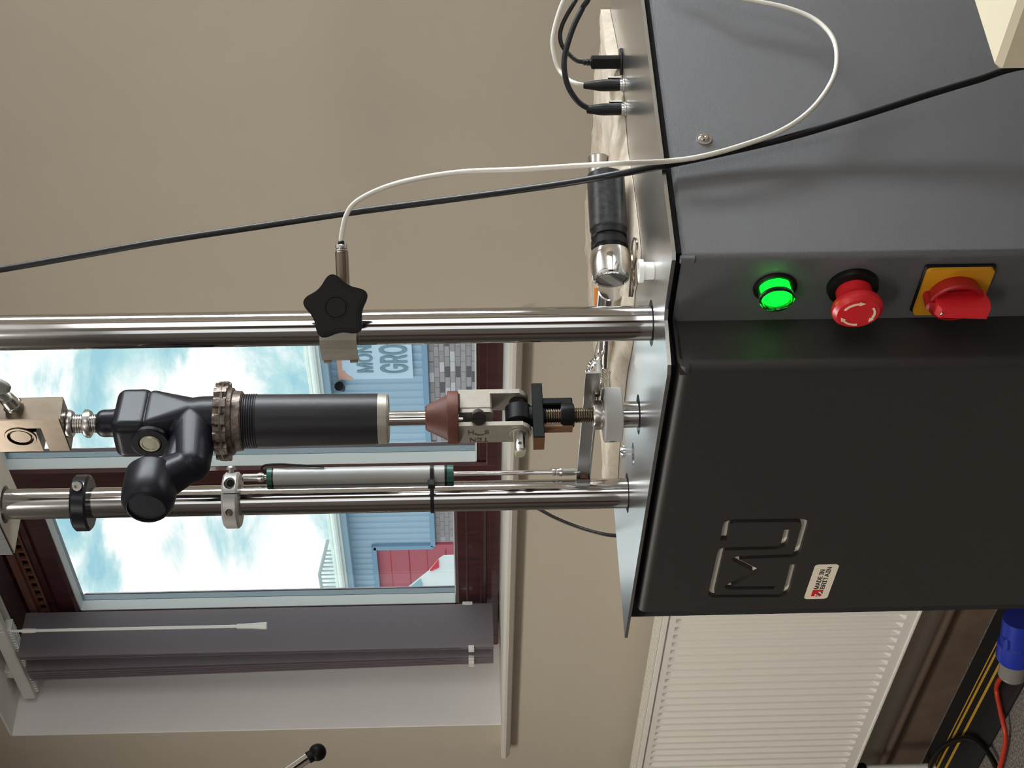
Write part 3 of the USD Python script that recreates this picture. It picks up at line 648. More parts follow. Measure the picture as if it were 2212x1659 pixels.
# aluminium arm on the disc that carries the sensor rod
ya = A[1] + .0155
p0, p1 = my(1281, 806, ya), my(1262, 1041, ya)
zu = my(1257, 900, ya)[2]; zl = my(1284, 900, ya)[2]
ar = M_('sensor_arm', cat(chbox((p1[0], ya, zl), (p0[0], ya + .0022, zu), .0004), chbox((p1[0], ya, zl - .0022), (p0[0], ya + .016, zl), .0004)), 'aluminium', label='aluminium angle arm behind the grey disc')
q = my(1262, 1031, ya); M_('arm_screw', lathe((q[0], ya, q[2]), (0, -1, 0), [(0, .0042), (.0022, .0042), (.003, .0032), (.003, 0)], 20), 'brown_brass', under=ar, label='slotted screw')
q = my(1290, 849, ya); M_('arm_screw', lathe((q[0], ya, q[2]), (0, -1, 0), [(0, .0034), (.002, .0034), (.0028, .0026), (.0028, 0)], 20), 'nickel', under=ar)
M_('arm_bracket', chbox((A[0] - .02, A[1] + .012, zA(1304)), (A[0] + .025, ya + .004, zA(1296)), .001), 'steel')
# small parts on the bed plate
q = mz(1347, 974, ZP)
M_('plate_screw', lathe((q[0], q[1], ZP), (0, 0, 1), [(0, .0075), (.001, .0075), (.0012, .0055), (.0028, .0045), (.0034, .002), (.0034, 0)], 28), 'chrome_bright', label='button-head screw in the bed plate')
# black stop collar and its twin
def collar(q, x, ry, black):
    zc_ = my(x, 1089 - (x - 190) * .0225, q[1])[2]; h = .0158
    body = ring_mesh((0, 0, -h / 2), (0, 0, 1), .0149, .0276, h, .0022)
    ear = chbox((-.0276, -.0095, -h / 2 + .0005), (-.012, .0095, h / 2 - .0005), .003)
    return zc_, h, body
zc_, h, body = collar(L_, 181, 0, True)
ang = math.atan2(-L_[1], -L_[0])
def at_col(m, q, z, a): m = m.copy(); m.apply_transform(trimesh.transformations.rotation_matrix(a, [0, 0, 1])); m.apply_translation((q[0], q[1], z)); return m
sock = cyl((.0285, .015, 0), (.018, .015, 0), .0046)
cb = M_('stop_collar', at_col(minus(body, cyl((.034, .016, 0), (.0165, .016, 0), .0052), chbox((.016, -.0006 + .0235, -.02), (.03, .0006 + .0235, .02), .0001)), L_, zc_, ang), 'collar_black', 30, label='black stop collar with socket screw')
M_('collar_screw', at_col(lathe((.0262, .016, 0), (-1, 0, 0), [(.004, 0), (.004, .0022), (0, .0024), (0, .0044), (.0006, .0047), (.008, .0047)], 24), L_, zc_, ang), 'steel', under=cb)

# control buttons on the grey strip
def P_(x, y): return my(x, y, ys_)
n_ = np.array([0, -1.0, 0])
q = P_(1674, 620)
il = M_('indicator_lamp', lathe(q + n_ * -.003, n_, [(0, .015), (.003, .0172), (.0045, .0172), (.0058, .0155), (.0058, .0136), (.002, .0136)], 64), 'plastic_black', label='green indicator lamp in a black bezel')
M_('lamp_core', lathe(q, n_, [(0, .0115), (.0085, .0115), (.0092, .0108), (.0092, 0)], 48), 'lamp_green', under=il, label='lit green lamp')
M_('lens', lathe(q, n_, [(.001, .0138), (.013, .0138), (.0145, .0128), (.0148, .0105), (.0138, .0100), (.0138, 0), (.0100, 0), (.0100, .0122), (.001, .0124), (.001, .0138)], 64), 'lens_green', under=il)
q = P_(1841, 616)
es = M_('emergency_stop', lathe(q + n_ * -.002, n_, [(0, .0198), (.003, .0205), (.007, .0196), (.0085, .0165), (.0085, .010)], 64), 'plastic_black', label='red mushroom emergency stop button on a black collar')
M_('mushroom_head', lathe(q, n_, [(.006, .0142), (.015, .0142), (.019, .0165), (.0205, .0192), (.0235, .0202), (.0265, .0196), (.029, .0165), (.0298, .008), (.030, 0)], 72), 'red_plastic', under=es)
for k in range(3):
    a0 = 1.15 + k * 2 * np.pi / 3; aa = np.linspace(a0, a0 - 1.05, 9); rr = .0126
    P = [(rr * math.cos(a), rr * math.sin(a)) for a in aa]
    body = LineString(P).buffer(.0009, cap_style=2)
    e = np.array(P[-1]); tdir = unit((math.sin(aa[-1]), -math.cos(aa[-1]))); nd = np.array([tdir[1], -tdir[0]])
    head = Polygon([e + nd * .0021, e - nd * .0021, e + tdir * .0046])
    M_('turn_arrow', extr(body.union(head), q + n_ * .0294, (1, 0, 0), (0, 0, 1), n_, .0006), 'arrow_cream', False, under=es, label='cream turning arrow')
q = P_(2056, 619)
rs = M_('rotary_switch', chbox(q + np.array((-.028, .0005, -.028)), q + np.array((.028, -.0035, .028)), .0015), 'plastic_black', label='red rotary isolator switch on a yellow plate')
M_('yellow_plate', extr(sbox(-.0275, -.0265, .0275, .0265).buffer(-.004).buffer(.004, 8), q + n_ * .0035, (1, 0, 0), (0, 0, 1), n_, .003), 'yellow_plate', 20, under=rs)
M_('handle_ring', lathe(q, n_, [(.0062, .020), (.012, .0212), (.0165, .0215), (.0178, .0205), (.0178, .0185), (.010, .0172), (.010, 0)], 64), 'red_dark', under=rs)
hb = q + n_ * .020
M_('handle_grip', hull([hb + np.array((sx * a, 0, z)) + n_ * d for sx in (-1, 1) for a, z, d in ((.0066, .018, -.008), (.0060, .017, .003), (.0054, .014, .007), (.0076, -.021, -.010), (.0076, -.024, .002), (.0066, -.0235, .008))]), 'red_plastic', 20, under=rs)
M_('handle_tab', chbox(hb + np.array((-.005, -.001, .014)), hb + np.array((.003, .016, .024)), .002), 'red_dark', under=rs)
q2 = hb + np.array((0, 0, .0135)) + n_ * .0072
M_('handle_pin', ball(q2, .0015, 2), 'chrome_bright', under=rs)

# ------------------------------------------------------------------ load cell under the crosshead
def proj_m(p): c = MW @ (RM @ np.asarray(p, float) - CAM); return 1106 - F * c[2] / c[1], 829.5 - F * c[0] / c[1], c[1]
def zline(q, xph):
    a, b = .4, 2.2
    for _ in range(50):
        m = (a + b) / 2
        if proj_m((q[0], q[1], m))[0] > xph: a = m
        else: b = m
    return (a + b) / 2
class MThing(Thing):
    def add(s, name, mesh, mat, *a, **k): return super().add(name, Wm(mesh), mat, *a, **k)
lc = MThing('load_cell', 'bronze coloured S-shaped load cell bolted under the crosshead above the damper', 'load cell', W((A[0], A[1], 1.5)))
lz0 = zline((A[0] + .0254, A[1] - .0127), 128.3); lz1 = ZCH - .001
blk = chbox((A[0] - .0254, A[1] - .0127, lz0), (A[0] + .0254, A[1] + .0127, lz1), .0009)
zs1 = zline((A[0] - .0254, A[1] - .0127), 101.5); hs = .0056
fx = A[0] + .0255
slot1 = chbox((A[0] - .04, A[1] - .03, zs1 - hs / 2), (A[0] + .0120, A[1] + .03, zs1 + hs / 2), .0002)
slot1b = chbox((A[0] + .0065, A[1] - .03, zs1 - hs / 2), (A[0] + .0120, A[1] + .03, zs1 + .010), .0002)
zs2 = lz1 - (zs1 - lz0)
slot2 = chbox((A[0] - .012, A[1] - .03, zs2 - hs / 2), (A[0] + .04, A[1] + .03, zs2 + hs / 2), .0002)
zc0 = zline((A[0] - .002, A[1] - .0127), 45)
xc0 = my(45, 944, A[1] - .0127)[0]
rec = lathe((xc0, A[1] - .0135, zc0), (0, 1, 0), [(0, .0128), (.0028, .0128), (.0028, .0102), (0, .0102), (0, .0128)], 48)
lc.add('block', minus(blk, slot1, slot1b, slot2, cyl((xc0, A[1] - .014, zc0), (xc0, A[1] - .0105, zc0), .0118, .0001)), 'nickel', 20)
lc.add('cover_disc', lathe((xc0, A[1] - .0105, zc0), (0, -1, 0), [(0, .0098), (.0016, .0098), (.0022, .0090), (.0022, 0)], 48), 'nickel')
lc.add('rim_ring', ring_mesh((xc0, A[1] - .0137, zc0), (0, 1, 0), .0118, .0142, .0013, .0004, 56), 'nickel')
st0, st1 = lz0 + .002, zA(216)
lc.add('stud', thread((A[0], A[1], zA(220)), (A[0], A[1], lz0 + .003), .0086, .0021, .0010), 'steel')
for a, b, t in ((144, 158.5, .15), (181.5, 197.5, .15)): lc.add('lock_nut', hexnut((A[0], A[1], zA(b)), (A[0], A[1], zA(a)), .0235, .0018, t), 'steel')
g0 = mx(33, 881, A[0] + .0254); gd = unit((1, -.05, .25))
gb0 = np.array(g0) - gd * .002
lc.add('cable_gland', cat(hexnut(gb0, gb0 + gd * .009, .0155, .001), lathe(gb0 + gd * .009, gd, [(0, .0072), (.009, .0066), (.011, .0052)], 32)), 'steel_zinc')
ce = gb0 + gd * .018
lc.add('cable', tube([ce, ce + gd * .012 + (0, 0, .003), mdep(14, 838, proj_m(ce)[2] - .01), mdep(-14, 824, proj_m(ce)[2] - .01), mdep(-60, 818, proj_m(ce)[2] + .01), mdep(-110, 840, proj_m(ce)[2] + .05), mdep(-170, 870, proj_m(ce)[2] + .06)], .0042, 12), 'plug_grey', label='grey cable')

# ------------------------------------------------------------------ the damper
TA = .20
def D(px, py, z): return np.array([A[0] + px * math.cos(TA) - py * math.sin(TA), A[1] + px * math.sin(TA) + py * math.cos(TA), z])
XD, YD = np.array([math.cos(TA), math.sin(TA), 0]), np.array([-math.sin(TA), math.cos(TA), 0])
da = MThing('shock_absorber', 'black motorcycle shock absorber with side reservoir clamped between load cell and drive shaft', 'shock absorber', W((A[0], A[1], 1.1)))
def blob(*sp): return trimesh.convex.convex_hull(np.vstack([ball(c, r, 3).vertices for c, r in sp]))
zb0, zb1 = zA(252), zA(352)
hw, hd, rr = .0215, .0275, .0095
block = blob(*[(D(sx * (hw - rr), sy * (hd - rr), z), rr) for sx in (-1, 1) for sy in (-1, 1) for z in (zb0 - rr, zb1 + rr + .008)],
             *[(D(sx * (hw - .013), sy * (hd - .016), zb0 - .0035), .0035) for sx in (-1, 1) for sy in (-1, 1)])
throat = blob(*[(D(sx * .012, sy * .016, zA(335)), .0095) for sx in (-1, 1) for sy in (-1, 1)], (D(0, 0, zA(408)), .0225))
neck = lathe((A[0], A[1], 0), (0, 0, 1), [(zA(474), 55.5 * DM), (zA(432), 54.5 * DM), (zA(408), 51 * DM), (zA(380), 40 * DM)], 64)
eye = lathe((A[0], A[1], 0), (0, 0, 1), [(zA(262), 33 * DM), (zA(242), 30 * DM), (zA(222), 29.5 * DM), (zA(214), 26 * DM), (zA(210), 20 * DM)], 64)
lobe_c = D(.003, -.058, zline(D(.003, -.058, 0), 414)); lobe = blob((lobe_c, .0165), (D(0, -.030, zA(424)), .0165), (D(0, -.006, zA(420)), .0215))
zq_ = zline(D(0, -.104, 0), 317)
arm = blob((lobe_c, .0145), (D(0, -.080, zq_ - .002), .0185), (D(0, -.070, zq_ - .006), .0165))
web = blob((D(0, -.068, zq_ - .016), .0125), (D(0, -.024, zA(415)), .017))
head = union(block, throat, neck, eye, lobe, arm, web)
head = tm(mf(head).simplify(.00005).refine_to_length(.0025)); keep = head.vertices.copy()
for k in range(16):                                     # gentle Taubin smoothing, each vertex held near its start
    e = head.edges_unique; acc = np.zeros_like(head.vertices); cnt = np.zeros(len(acc))
    v = np.array(head.vertices)
    for a, b in ((0, 1), (1, 0)): np.add.at(acc, e[:, a], v[e[:, b]]); np.add.at(cnt, e[:, a], 1)
    v = v + (.5, -.52)[k % 2] * (acc / np.maximum(cnt, 1)[:, None] - v)
    dv = v - keep; ln = np.linalg.norm(dv, axis=1, keepdims=True); head.vertices = keep + dv * np.minimum(1, .004 / np.maximum(ln, 1e-9))
hp_ = da.add('head_casting', head, 'damper_black', True)
zr_ = zline(D(0, -.104, 0), 317)
da.add('reservoir', lathe(D(0, -.064, zr_), -YD, [(0, .0205), (.004, .0232), (.026, .0236), (.036, .0226), (.0415, .0195), (.0435, .0178), (.0440, .0165), (.0425, .0163), (.0425, 0)], 72), 'damper_black', 40)
q = D(.0006, -hd, zline(D(0, -hd, 0), 325))
da.add('pivot_bolt', lathe(q - YD * -.002, -YD, [(0, .0094), (.0028, .0094), (.0042, .0085), (.0042, .0072), (.0036, .0068), (.0038, 0)], 48), 'bolt_cream', label='cream pivot bolt end')
da.add('bolt_boss', lathe(q - YD * -.003, -YD, [(0, .0185), (.0032, .0180), (.0042, .0165), (.0042, .0105), (.002, .0100)], 48), 'damper_black')
# spring perch: castellated ring
po = Point(0, 0).buffer(86 * DM, 64).difference(shapely.union_all([Point(88 * DM * math.cos(a), 88 * DM * math.sin(a)).buffer(.0042, 8) for a in np.arange(14) * 2 * np.pi / 14 + .1])).difference(Point(0, 0).buffer(.0225, 48))
pz1, pz0 = zA(470), zA(507)
per = cat(extr(po.buffer(-.001), (A[0], A[1], pz1 - .003), (1, 0, 0), (0, 1, 0), (0, 0, 1), .003), extr(po, (A[0], A[1], pz0 + .004), (1, 0, 0), (0, 1, 0), (0, 0, 1), pz1 - .003 - pz0 - .004),
          AX([(496, 74), (506, 72), (508, 66), (524, 64.5), (527, 60), (527, 56)]))
da.add('spring_perch', per, 'grime_steel', 25, label='grimy castellated steel spring collar')
da.add('perch_ring', AX([(484, 84.5), (487, 86.6), (490, 84.5)]), 'grime_steel', 25)
da.add('threaded_sleeve', thread((A[0], A[1], zA(557)), (A[0], A[1], zA(466)), 58.6 * DM, .0021, .0007, 64), 'tube_black', 25)
da.add('body_tube', AX([(548, 55), (556, 57.2), (700, 55.8), (817, 54.8), (819, 53.5)]), 'tube_black', label='black damper body tube')
da.add('seal_cap', AX([(816, 54), (817.5, 54.8), (836, 54.2), (840, 51.5), (840.5, 36), (839, 20)]), 'yoke_alloy', label='silver end cap')
da.add('piston_rod', AX([(836, 16.3), (1000, 16.3)]), 'chrome_bright', label='chrome piston rod')
da.add('bump_stop', AX([(918.5, 14), (919.5, 25), (923, 28.5), (964, 48.2), (966, 49.5), (966.3, 56.5), (968, 57.6), (988, 57.6), (990.5, 56)]), 'bump_rubber', 40, label='rust brown tapered bump stop')
# fork shaped lower eye
def Y3(x0, x1, y0, y1, za, zb, c=.0012): return chbox((A[0] + x0, A[1] + y0, zA(zb)), (A[0] + x1, A[1] + y1, zA(za)), c)
def prong(y0, y1, xa, xb):
    zc1, ze = zA(xa), zA(xb); r = .0135
    pg = sbox(-.0135, ze + r * .6, .0135, zc1).union(Point(0, ze + r).buffer(r, 24))
    return extr(pg.buffer(0), (A[0], A[1] + y0, 0), (1, 0, 0), (0, 0, 1), (0, 1, 0), y1 - y0)
ck = da.add('lower_fork', cat(Y3(-.0135, .0135, 0, .0215, 990.5, 1062, .0015), Y3(-.0135, -.006, -.016, .001, 990.5, 1050), prong(.0168, .0215, 990.5, 1142), prong(-.0190, -.0147, 990.5, 1147)), 'yoke_alloy', 25, label='cast alloy fork with two prongs')
pg = sbox(-.0135, zA(1065), .0135, zA(991)).buffer(-.004).buffer(.004)
da.add('fork_ledge', extr(pg, (A[0], A[1] - .004, 0), (1, 0, 0), (0, 0, 1), (0, 1, 0), .004), 'yoke_alloy', under=ck)
sd = unit((.72, -.70, 0)); q = my(1033.5, 904, A[1] - .0150) - sd * .005
hd_ = cyl(q - sd * .013, q + sd * .005, .0067, .0008)
da.add('clamp_screw', minus(hd_, obox(q + sd * .0052, (0, 0, 1), np.cross(sd, (0, 0, 1)), sd, .02, .0011, .002, .0001)), 'bolt_dark', under=ck, label='dark slotted screw')
def stamp(s, xa, xb, ya, yb):                            # stamped letters read upwards on the front prong
    yy = A[1] - .0190; a, b = my(xb, yb, yy), my(xa, ya, yy)
    da.add('stamped_letters', text_fit(s, (a[0], yy - .0002, a[2]) if False else (max(a[0], b[0]), yy - .0001, a[2]), (0, 0, 1), (-1, 0, 0), (0, -1, 0), b[2] - a[2], abs(a[0] - b[0]), .0002), 'engraved', False, under=ck)
stamp('TEN', 1015, 1054.5, 946.5, 954)
stamp('S', 1047, 1056.5, 929.5, 937.5); stamp('H', 1011, 1023, 929.5, 938.5)
am = [my(x, y, A[1] - .0193) for x, y in ((1025, 937), (1033, 940), (1042, 939.5), (1049, 937))]
da.add('stamped_letters', tube(am, .00035, 6, 5), 'engraved', under=ck)
# pin and black clamp adapter that tie the fork to the stud
ad = MThing('clevis_adapter', 'black steel clevis adapter with cross bar joining the fork to the threaded stud', 'clevis', W((A[0], A[1], zA(1245))))
zp_ = zA(1120)
ad.add('clevis_pin', minus(cyl((A[0] + .0005, A[1] - .0400, zp_), (A[0], A[1] + .026, zp_), .0054, .001), cyl((A[0] - .01, A[1] - .0335, zp_), (A[0] + .012, A[1] - .0335, zp_), .0016)), 'steel', label='steel clevis pin with cross hole')
ad.add('pin_tip', cyl((A[0] + .0005, A[1] - .0425, zp_), (A[0], A[1] - .0398, zp_), .0048, .001), 'bolt_cream')
ad.add('pin_washer', ring_mesh((A[0], A[1] - .0200, zp_), (0, 1, 0), .0054, .0088, .001, .0003, 40), 'yoke_alloy')
ad.add('pin_nut', lathe((A[0], A[1] + .0215, zp_), (0, 1, 0), [(0, .0080), (.0025, .0080), (.0045, .0060), (.005, 0)], 32), 'chrome_bright')
ad.add('rod_eye', union(lathe((A[0], A[1] - .0095, zp_), (0, 1, 0), [(0, .0095), (.0015, .0125), (.0175, .0125), (.019, .0095)], 48), blob(((A[0], A[1] - .004, zp_ - .004), .0075), ((A[0], A[1] + .004, zp_ - .004), .0075), ((A[0], A[1], zA(1168)), .0085))), 'adapter_black', 40)
ad.add('eye_spacer', cyl((A[0], A[1] + .0095, zp_), (A[0], A[1] + .0168, zp_), .0085), 'bolt_dark')
ad.add('cross_bar', chbox((A[0] - .0103, A[1] - .0303, zA(1173)), (A[0] + .0103, A[1] + .0303, zA(1149.5)), .0006), 'adapter_black')
ad.add('bar_end', chbox((A[0] - .0104, A[1] - .0306, zA(1173.3)), (A[0] + .0092, A[1] - .0290, zA(1149.3)), .0004), 'brown_brass', label='brown worn end of the cross bar')
ad.add('side_plate', chbox((A[0] - .006, A[1] + .0075, zA(1237)), (A[0] + .0085, A[1] + .0150, zA(1166)), .0010), 'adapter_black')
ad.add('side_plate', chbox((A[0] - .0085, A[1] - .0135, zA(1236)), (A[0] + .0015, A[1] - .0090, zA(1166)), .0008), 'brown_brass', label='brown side plate')
ad.add('clamp_nut', hexnut((A[0], A[1], zA(1240)), (A[0], A[1], zA(1211)), .0212, .0018, .2), 'adapter_black')

# ------------------------------------------------------------------ position sensor beside the far column
S = my(1230, 1019, ya + .001)
def SX(prof, seg=40): return lathe((S[0], S[1], 0), (0, 0, 1), [(zline(S, x), h * .000447) for x, h in prof[::-1]], seg)
ps = MThing('position_sensor', 'slim grey linear position sensor with green end caps along the far column', 'sensor', W((S[0], S[1], 1.1)))
ps.add('housing', SX([(590, 19), (591, 19.6), (961, 19.6), (962, 19)]), 'anodised_tube', label='grey tubular housing')
for a, b in ((577, 590), (964, 980)): ps.add('end_cap', SX([(a, 18), (a + 1.5, 19.8), (b - 1, 19.8), (b, 19)]), 'cap_green', label='dark green end cap')
ps.add('seal_ring', SX([(588.5, 19.9), (591.5, 19.9)]), 'plastic_black'); ps.add('seal_ring', SX([(960.5, 19.9), (964.5, 19.9)]), 'plastic_black')
ps.add('push_rod', SX([(975, 5.2), (1212, 5.2)]), 'chrome_bright')
for a, b in ((1193, 1201), (1203, 1210)): ps.add('lock_nut', hexnut((S[0], S[1], zline(S, b)), (S[0], S[1], zline(S, a)), .0068, .0008), 'steel')
ps.add('rod_end', SX([(1208, 9), (1212, 10), (1216, 8.5), (1240, 8.5), (1247, 5), (1252, 4)]), 'steel_zinc')
ps.add('rod_end', SX([(523, 6), (526, 8.5), (556, 8.5), (560, 10.5), (566, 10.5), (568, 6), (578, 6)]), 'steel_zinc')
ps.add('lock_nut', hexnut((S[0], S[1], zline(S, 571)), (S[0], S[1], zline(S, 564)), .0078, .0008), 'steel')
v0 = unit((-S[0], -S[1], 0)); sdv = np.array([-v0[1], v0[0], 0])      # towards the camera; sideways
le = np.array([S[0], S[1], 0]) - sdv * .0075 + v0 * .0045 if (np.cross(v0, [0, 0, 1]) @ np.array([1, 0, 0])) < 0 else np.array([S[0], S[1], 0]) + sdv * .0075 + v0 * .0045
lq = my(655, 1045.5, S[1] - .006)
ps.add('yellow_stripe', chbox((lq[0] - .0008, lq[1] - .0008, zline(S, 716)), (lq[0] + .0012, lq[1] + .0012, zline(S, 597)), .0003), 'label_yellow', label='yellow stripe label')
dS = proj_m((S[0], S[1], 1.3))[2]
ps.add('wire', tube([mdep(576, 1022, dS), mdep(566, 1015, dS), mdep(567, 1008, dS), mdep(580, 1004, dS), mdep(610, 1003, dS - .004), mdep(640, 1005, dS - .004), mdep(700, 1008, dS - .004)], .0011, 8), 'cable_black')
# silver clamp collar that holds its upper end
zc2 = zline(L_, 503)
cb = MThing('clamp_collar', 'silver split clamp collar on the far column holding the sensor top', 'clamp', W((L_[0], L_[1], zc2)))
h = .0158
body = ring_mesh((0, 0, -h / 2), (0, 0, 1), .0151, .0278, h, .0022)
angc = math.atan2(-L_[1], -L_[0])
body = minus(body, chbox((.0, .0060, -.02), (.04, .0068, .02), .0001), cyl((.0300, .0165, 0), (.0152, .0165, 0), .0056), cyl((.03, -.0120, 0), (.022, -.0120, 0), .0035))
cb.add('ring', at_col(body, L_, zc2, angc), 'anodised', 30)
cb.add('socket_screw', at_col(lathe((.0175, .0165, 0), (-1, 0, 0), [(0, .0020), (0, .0036), (.004, .0036)], 20), L_, zc2, angc), 'bolt_dark')
cb.add('grub_screw', at_col(cyl((.0238, -.0120, 0), (.015, -.0120, 0), .0033), L_, zc2, angc), 'grime_steel')
tq = my(509, 1027, L_[1])
cb.add('top_screw', at_col(lathe((.004, .0262, .001), (0, 1, 0), [(0, .0028), (.0035, .0028), (.0035, .0046), (.0058, .0046), (.0072, .0034), (.0074, 0)], 24), L_, zc2, angc), 'steel')
# cable tie round column and sensor
zt_ = zline(L_, 934)
cvec = L_[:2] - S[:2]; hl = np.linalg.norm(cvec)
two = Point(*L_[:2]).buffer(.0153, 32).union(Point(*S[:2]).buffer(.0091, 24)).convex_hull
ring_ = two.buffer(.0011).difference(two)
ct = MThing('cable_tie', 'black cable tie strapping the position sensor to the far column', 'cable tie', W((L_[0], L_[1], zt_)))
ct.add('strap', extr(ring_, (0, 0, zt_ - .0018), (1, 0, 0), (0, 1, 0), (0, 0, 1), .0036), 'plastic_black', 30)
hq = my(936, 1047, min(L_[1], S[1]) - .0125)
ct.add('tie_head', chbox((hq[0] - .004, hq[1] - .003, zt_ - .0035), (hq[0] + .004, hq[1] + .004, zt_ + .0035), .0008), 'plastic_black')

# ------------------------------------------------------------------ infrared probe with star knob on the near column
vr = unit((-R_[0], -R_[1], 0)); rr_ = np.array([-vr[1], vr[0], 0]); rr_ = rr_ if (MW[0] @ (RM @ rr_)) > 0 else -rr_   # towards camera, right of view
zk = zline(R_, 730)
pb = MThing('temperature_probe', 'metal temperature probe with black star knob clamped to the near column', 'probe', W((R_[0], R_[1], zk)))
th = np.linspace(0, 2 * np.pi, 181)[:-1]
rad_ = .0236 + .0031 * np.cos(5 * (th - math.radians(97))) + .0004 * np.cos(10 * (th - math.radians(97)))
kn = Polygon(np.stack([rad_ * np.cos(th), rad_ * np.sin(th)], 1))
kc = mdep(726, 664, proj_m(R_)[2] - .062)
dn = np.array([0, 0, -1.0])
ks = [extr(kn.buffer(-.0022), kc - vr * .014, dn, rr_, vr, .002), extr(kn, kc - vr * .012, dn, rr_, vr, .010), extr(kn.buffer(-.0009), kc - vr * .002, dn, rr_, vr, .0012), extr(kn.buffer(-.0022), kc - vr * .0008, dn, rr_, vr, .0010), extr(kn.buffer(-.0040), kc + vr * .0002, dn, rr_, vr, .0006)]
kp = pb.add('star_knob', cat(*ks), 'knob_black', 30, label='black five-lobed star knob')
pb.add('knob_cap', lathe(kc + vr * .0002, vr, [(0, .0096), (.0012, .0096), (.0012, .0086), (.0005, .0084), (.0012, .0080), (.0012, 0)], 48), 'knob_black', under=kp)
pb.add('knob_stem', cyl(kc - vr * .028, kc - vr * .012, .0075), 'plastic_black', under=kp)
def pl_(r, f): q = np.array([R_[0], R_[1]]) + rr_[:2] * r + vr[:2] * f; return (q[0], q[1])
jaw = LineString([pl_(.010, .0215), pl_(-.010, .0215), pl_(-.0175, .0170), pl_(-.0205, .0095), pl_(-.0235, .0055), pl_(-.0262, .003), pl_(-.0268, -.010)]).buffer(.0011, cap_style=2, join_style=1)
za_, zb_ = zline(R_, 694.5), zline(R_, 773)
jw = pb.add('clamp_jaw', extr(jaw, (0, 0, zb_), (1, 0, 0), (0, 1, 0), (0, 0, 1), za_ - zb_), 'yoke_alloy', 35, label='pressed steel clamp jaw')
for a, b in ((698, 715), (755, 772)):
    lip = LineString([pl_(-.0268, -.001), pl_(-.0295, .0005)]).buffer(.0010, cap_style=2)
    pb.add('jaw_tooth', extr(lip, (0, 0, zline(R_, b)), (1, 0, 0), (0, 1, 0), (0, 0, 1), zline(R_, a) - zline(R_, b)), 'yoke_alloy', under=jw)
back = LineString([pl_(.010, -.0175), pl_(-.012, -.0175), pl_(-.0262, -.010)]).buffer(.0011, cap_style=2)
pb.add('clamp_back', extr(back, (0, 0, zb_ + .004), (1, 0, 0), (0, 1, 0), (0, 0, 1), za_ - zb_ - .008), 'yoke_alloy', 35)
dP = proj_m(R_)[2] - .034
t0, t1 = mdep(738, 545, dP), mdep(743, 655, dP)
td = unit(np.subtract(t0, t1))
pb.add('probe_barrel', lathe(t1, td, [(0, .0055), (np.linalg.norm(np.subtract(t0, t1)), .0055), (np.linalg.norm(np.subtract(t0, t1)) + .0006, .0050)], 40), 'nickel', label='polished metal probe barrel')
pb.add('probe_nut', cat(cyl(t0 + td * .0006, t0 + td * .0026, .0052), hexnut(t0 + td * .0028, t0 + td * .0062, .0096, .0006)), 'steel')
pb.add('strain_relief', cyl(t0 + td * .005, t0 + td * .0095, .0026), 'plastic_black')
xs2 = xs_
def mxo(x, y, o): return mx(x, y, xs2 + o)
dq = [proj_m(mxo(x, y, .03))[2] for x, y in ((1420, 349),)][0]
wc = [t0 + td * .008] + [mdep(x, y, d) for x, y, d in ((738, 508, dP), (748, 465, dP), (772, 434, dP), (830, 405, dP), (900, 386, 1.28), (1000, 371, 1.265), (1120, 366, 1.245), (1250, 358, 1.225), (1340, 353, 1.21))]
wc += [mxo(x, y, o) for x, y, o in ((1430, 349, .0140), (1510, 339, .0145), (1600, 315, .0155), (1690, 281, .017), (1755, 234, .019), (1797, 175, .0205), (1808, 125, .021), (1798, 80, .021), (1760, 42, .020), (1700, 17, .019), (1630, 2, .018), (1560, -14, .018), (1480, -60, .018), (1420, -100, .020))]
wc += [mdep(1330, -125, 1.46), mdep(1265, -85, 1.53), mdep(1224, -14, 1.545)]
pb.add('cable', tube(wc, .0021, 12, 8), 'cable_white', label='white probe cable looping over the side panel')

# ------------------------------------------------------------------ loose cables
bc = [mdep(x, y, d) for x, y, d in ((-1600, 838, 1.58), (-1100, 760, 1.50), (-500, 662, 1.41), (-40, 589, 1.36), (180, 551, 1.345), (350, 521, 1.335), (560, 489, 1.335), (760, 459, 1.33), (1000, 427, 1.31), (1200, 399, 1.27), (1330, 377, 1.24))]
bc += [mxo(x, y, o) for x, y, o in ((1442, 356, .0065), (1560, 331, .0080), (1700, 298, .0115), (1850, 254, .018), (2000, 206, .026), (2110, 173, .033), (2230, 140, .040))]
bc += [bc[-1] + np.array(v) for v in ((.012, .004, -.12), (.02, .01, -.35), (.03, .02, FZ + .004 - bc[-1][2]))]
single('black_cable', 'long black cable slanting down across the wall and the grey side panel', 'cable', Wm(tube(bc, .0029, 12, 8)), 'cable_black')
tc_ = [dep(1110, 1078, 1.86), dep(1160, 1098, 1.85), dep(1200, 1119, 1.84), dep(1250, 1139, 1.83), dep(1300, 1153, 1.815), dep(1340, 1158, 1.81), dep(1420, 1164, 1.80), dep(1700, 1166, 1.80), np.array([*dep(1900, 1166, 1.80)[:2], FZ + .01])]
single('thin_cable', 'thin dark cable hanging behind the bed plate left of the far column', 'cable', tube(tc_, .0021, 10), 'cable_black')
def connector(label, b, parts, cable, cr, cmat, name='plug', group=None):
    th_ = MThing(name, label, 'plug', W((b[0], b[1], ZP)))
    parts(th_, b)
    dB = proj_m((b[0], b[1], ZP + .03))[2]
    tail = [] if cmat == 'cable_white' else [mdep(1300, -150, dB + .10), mdep(1390, -210, dB + .22), mdep(1650, -230, dB + .25)]
    th_.add('cable', tube([mdep(x, y, dB + o) for x, y, o in cable] + tail, cr, 12, 8), cmat)
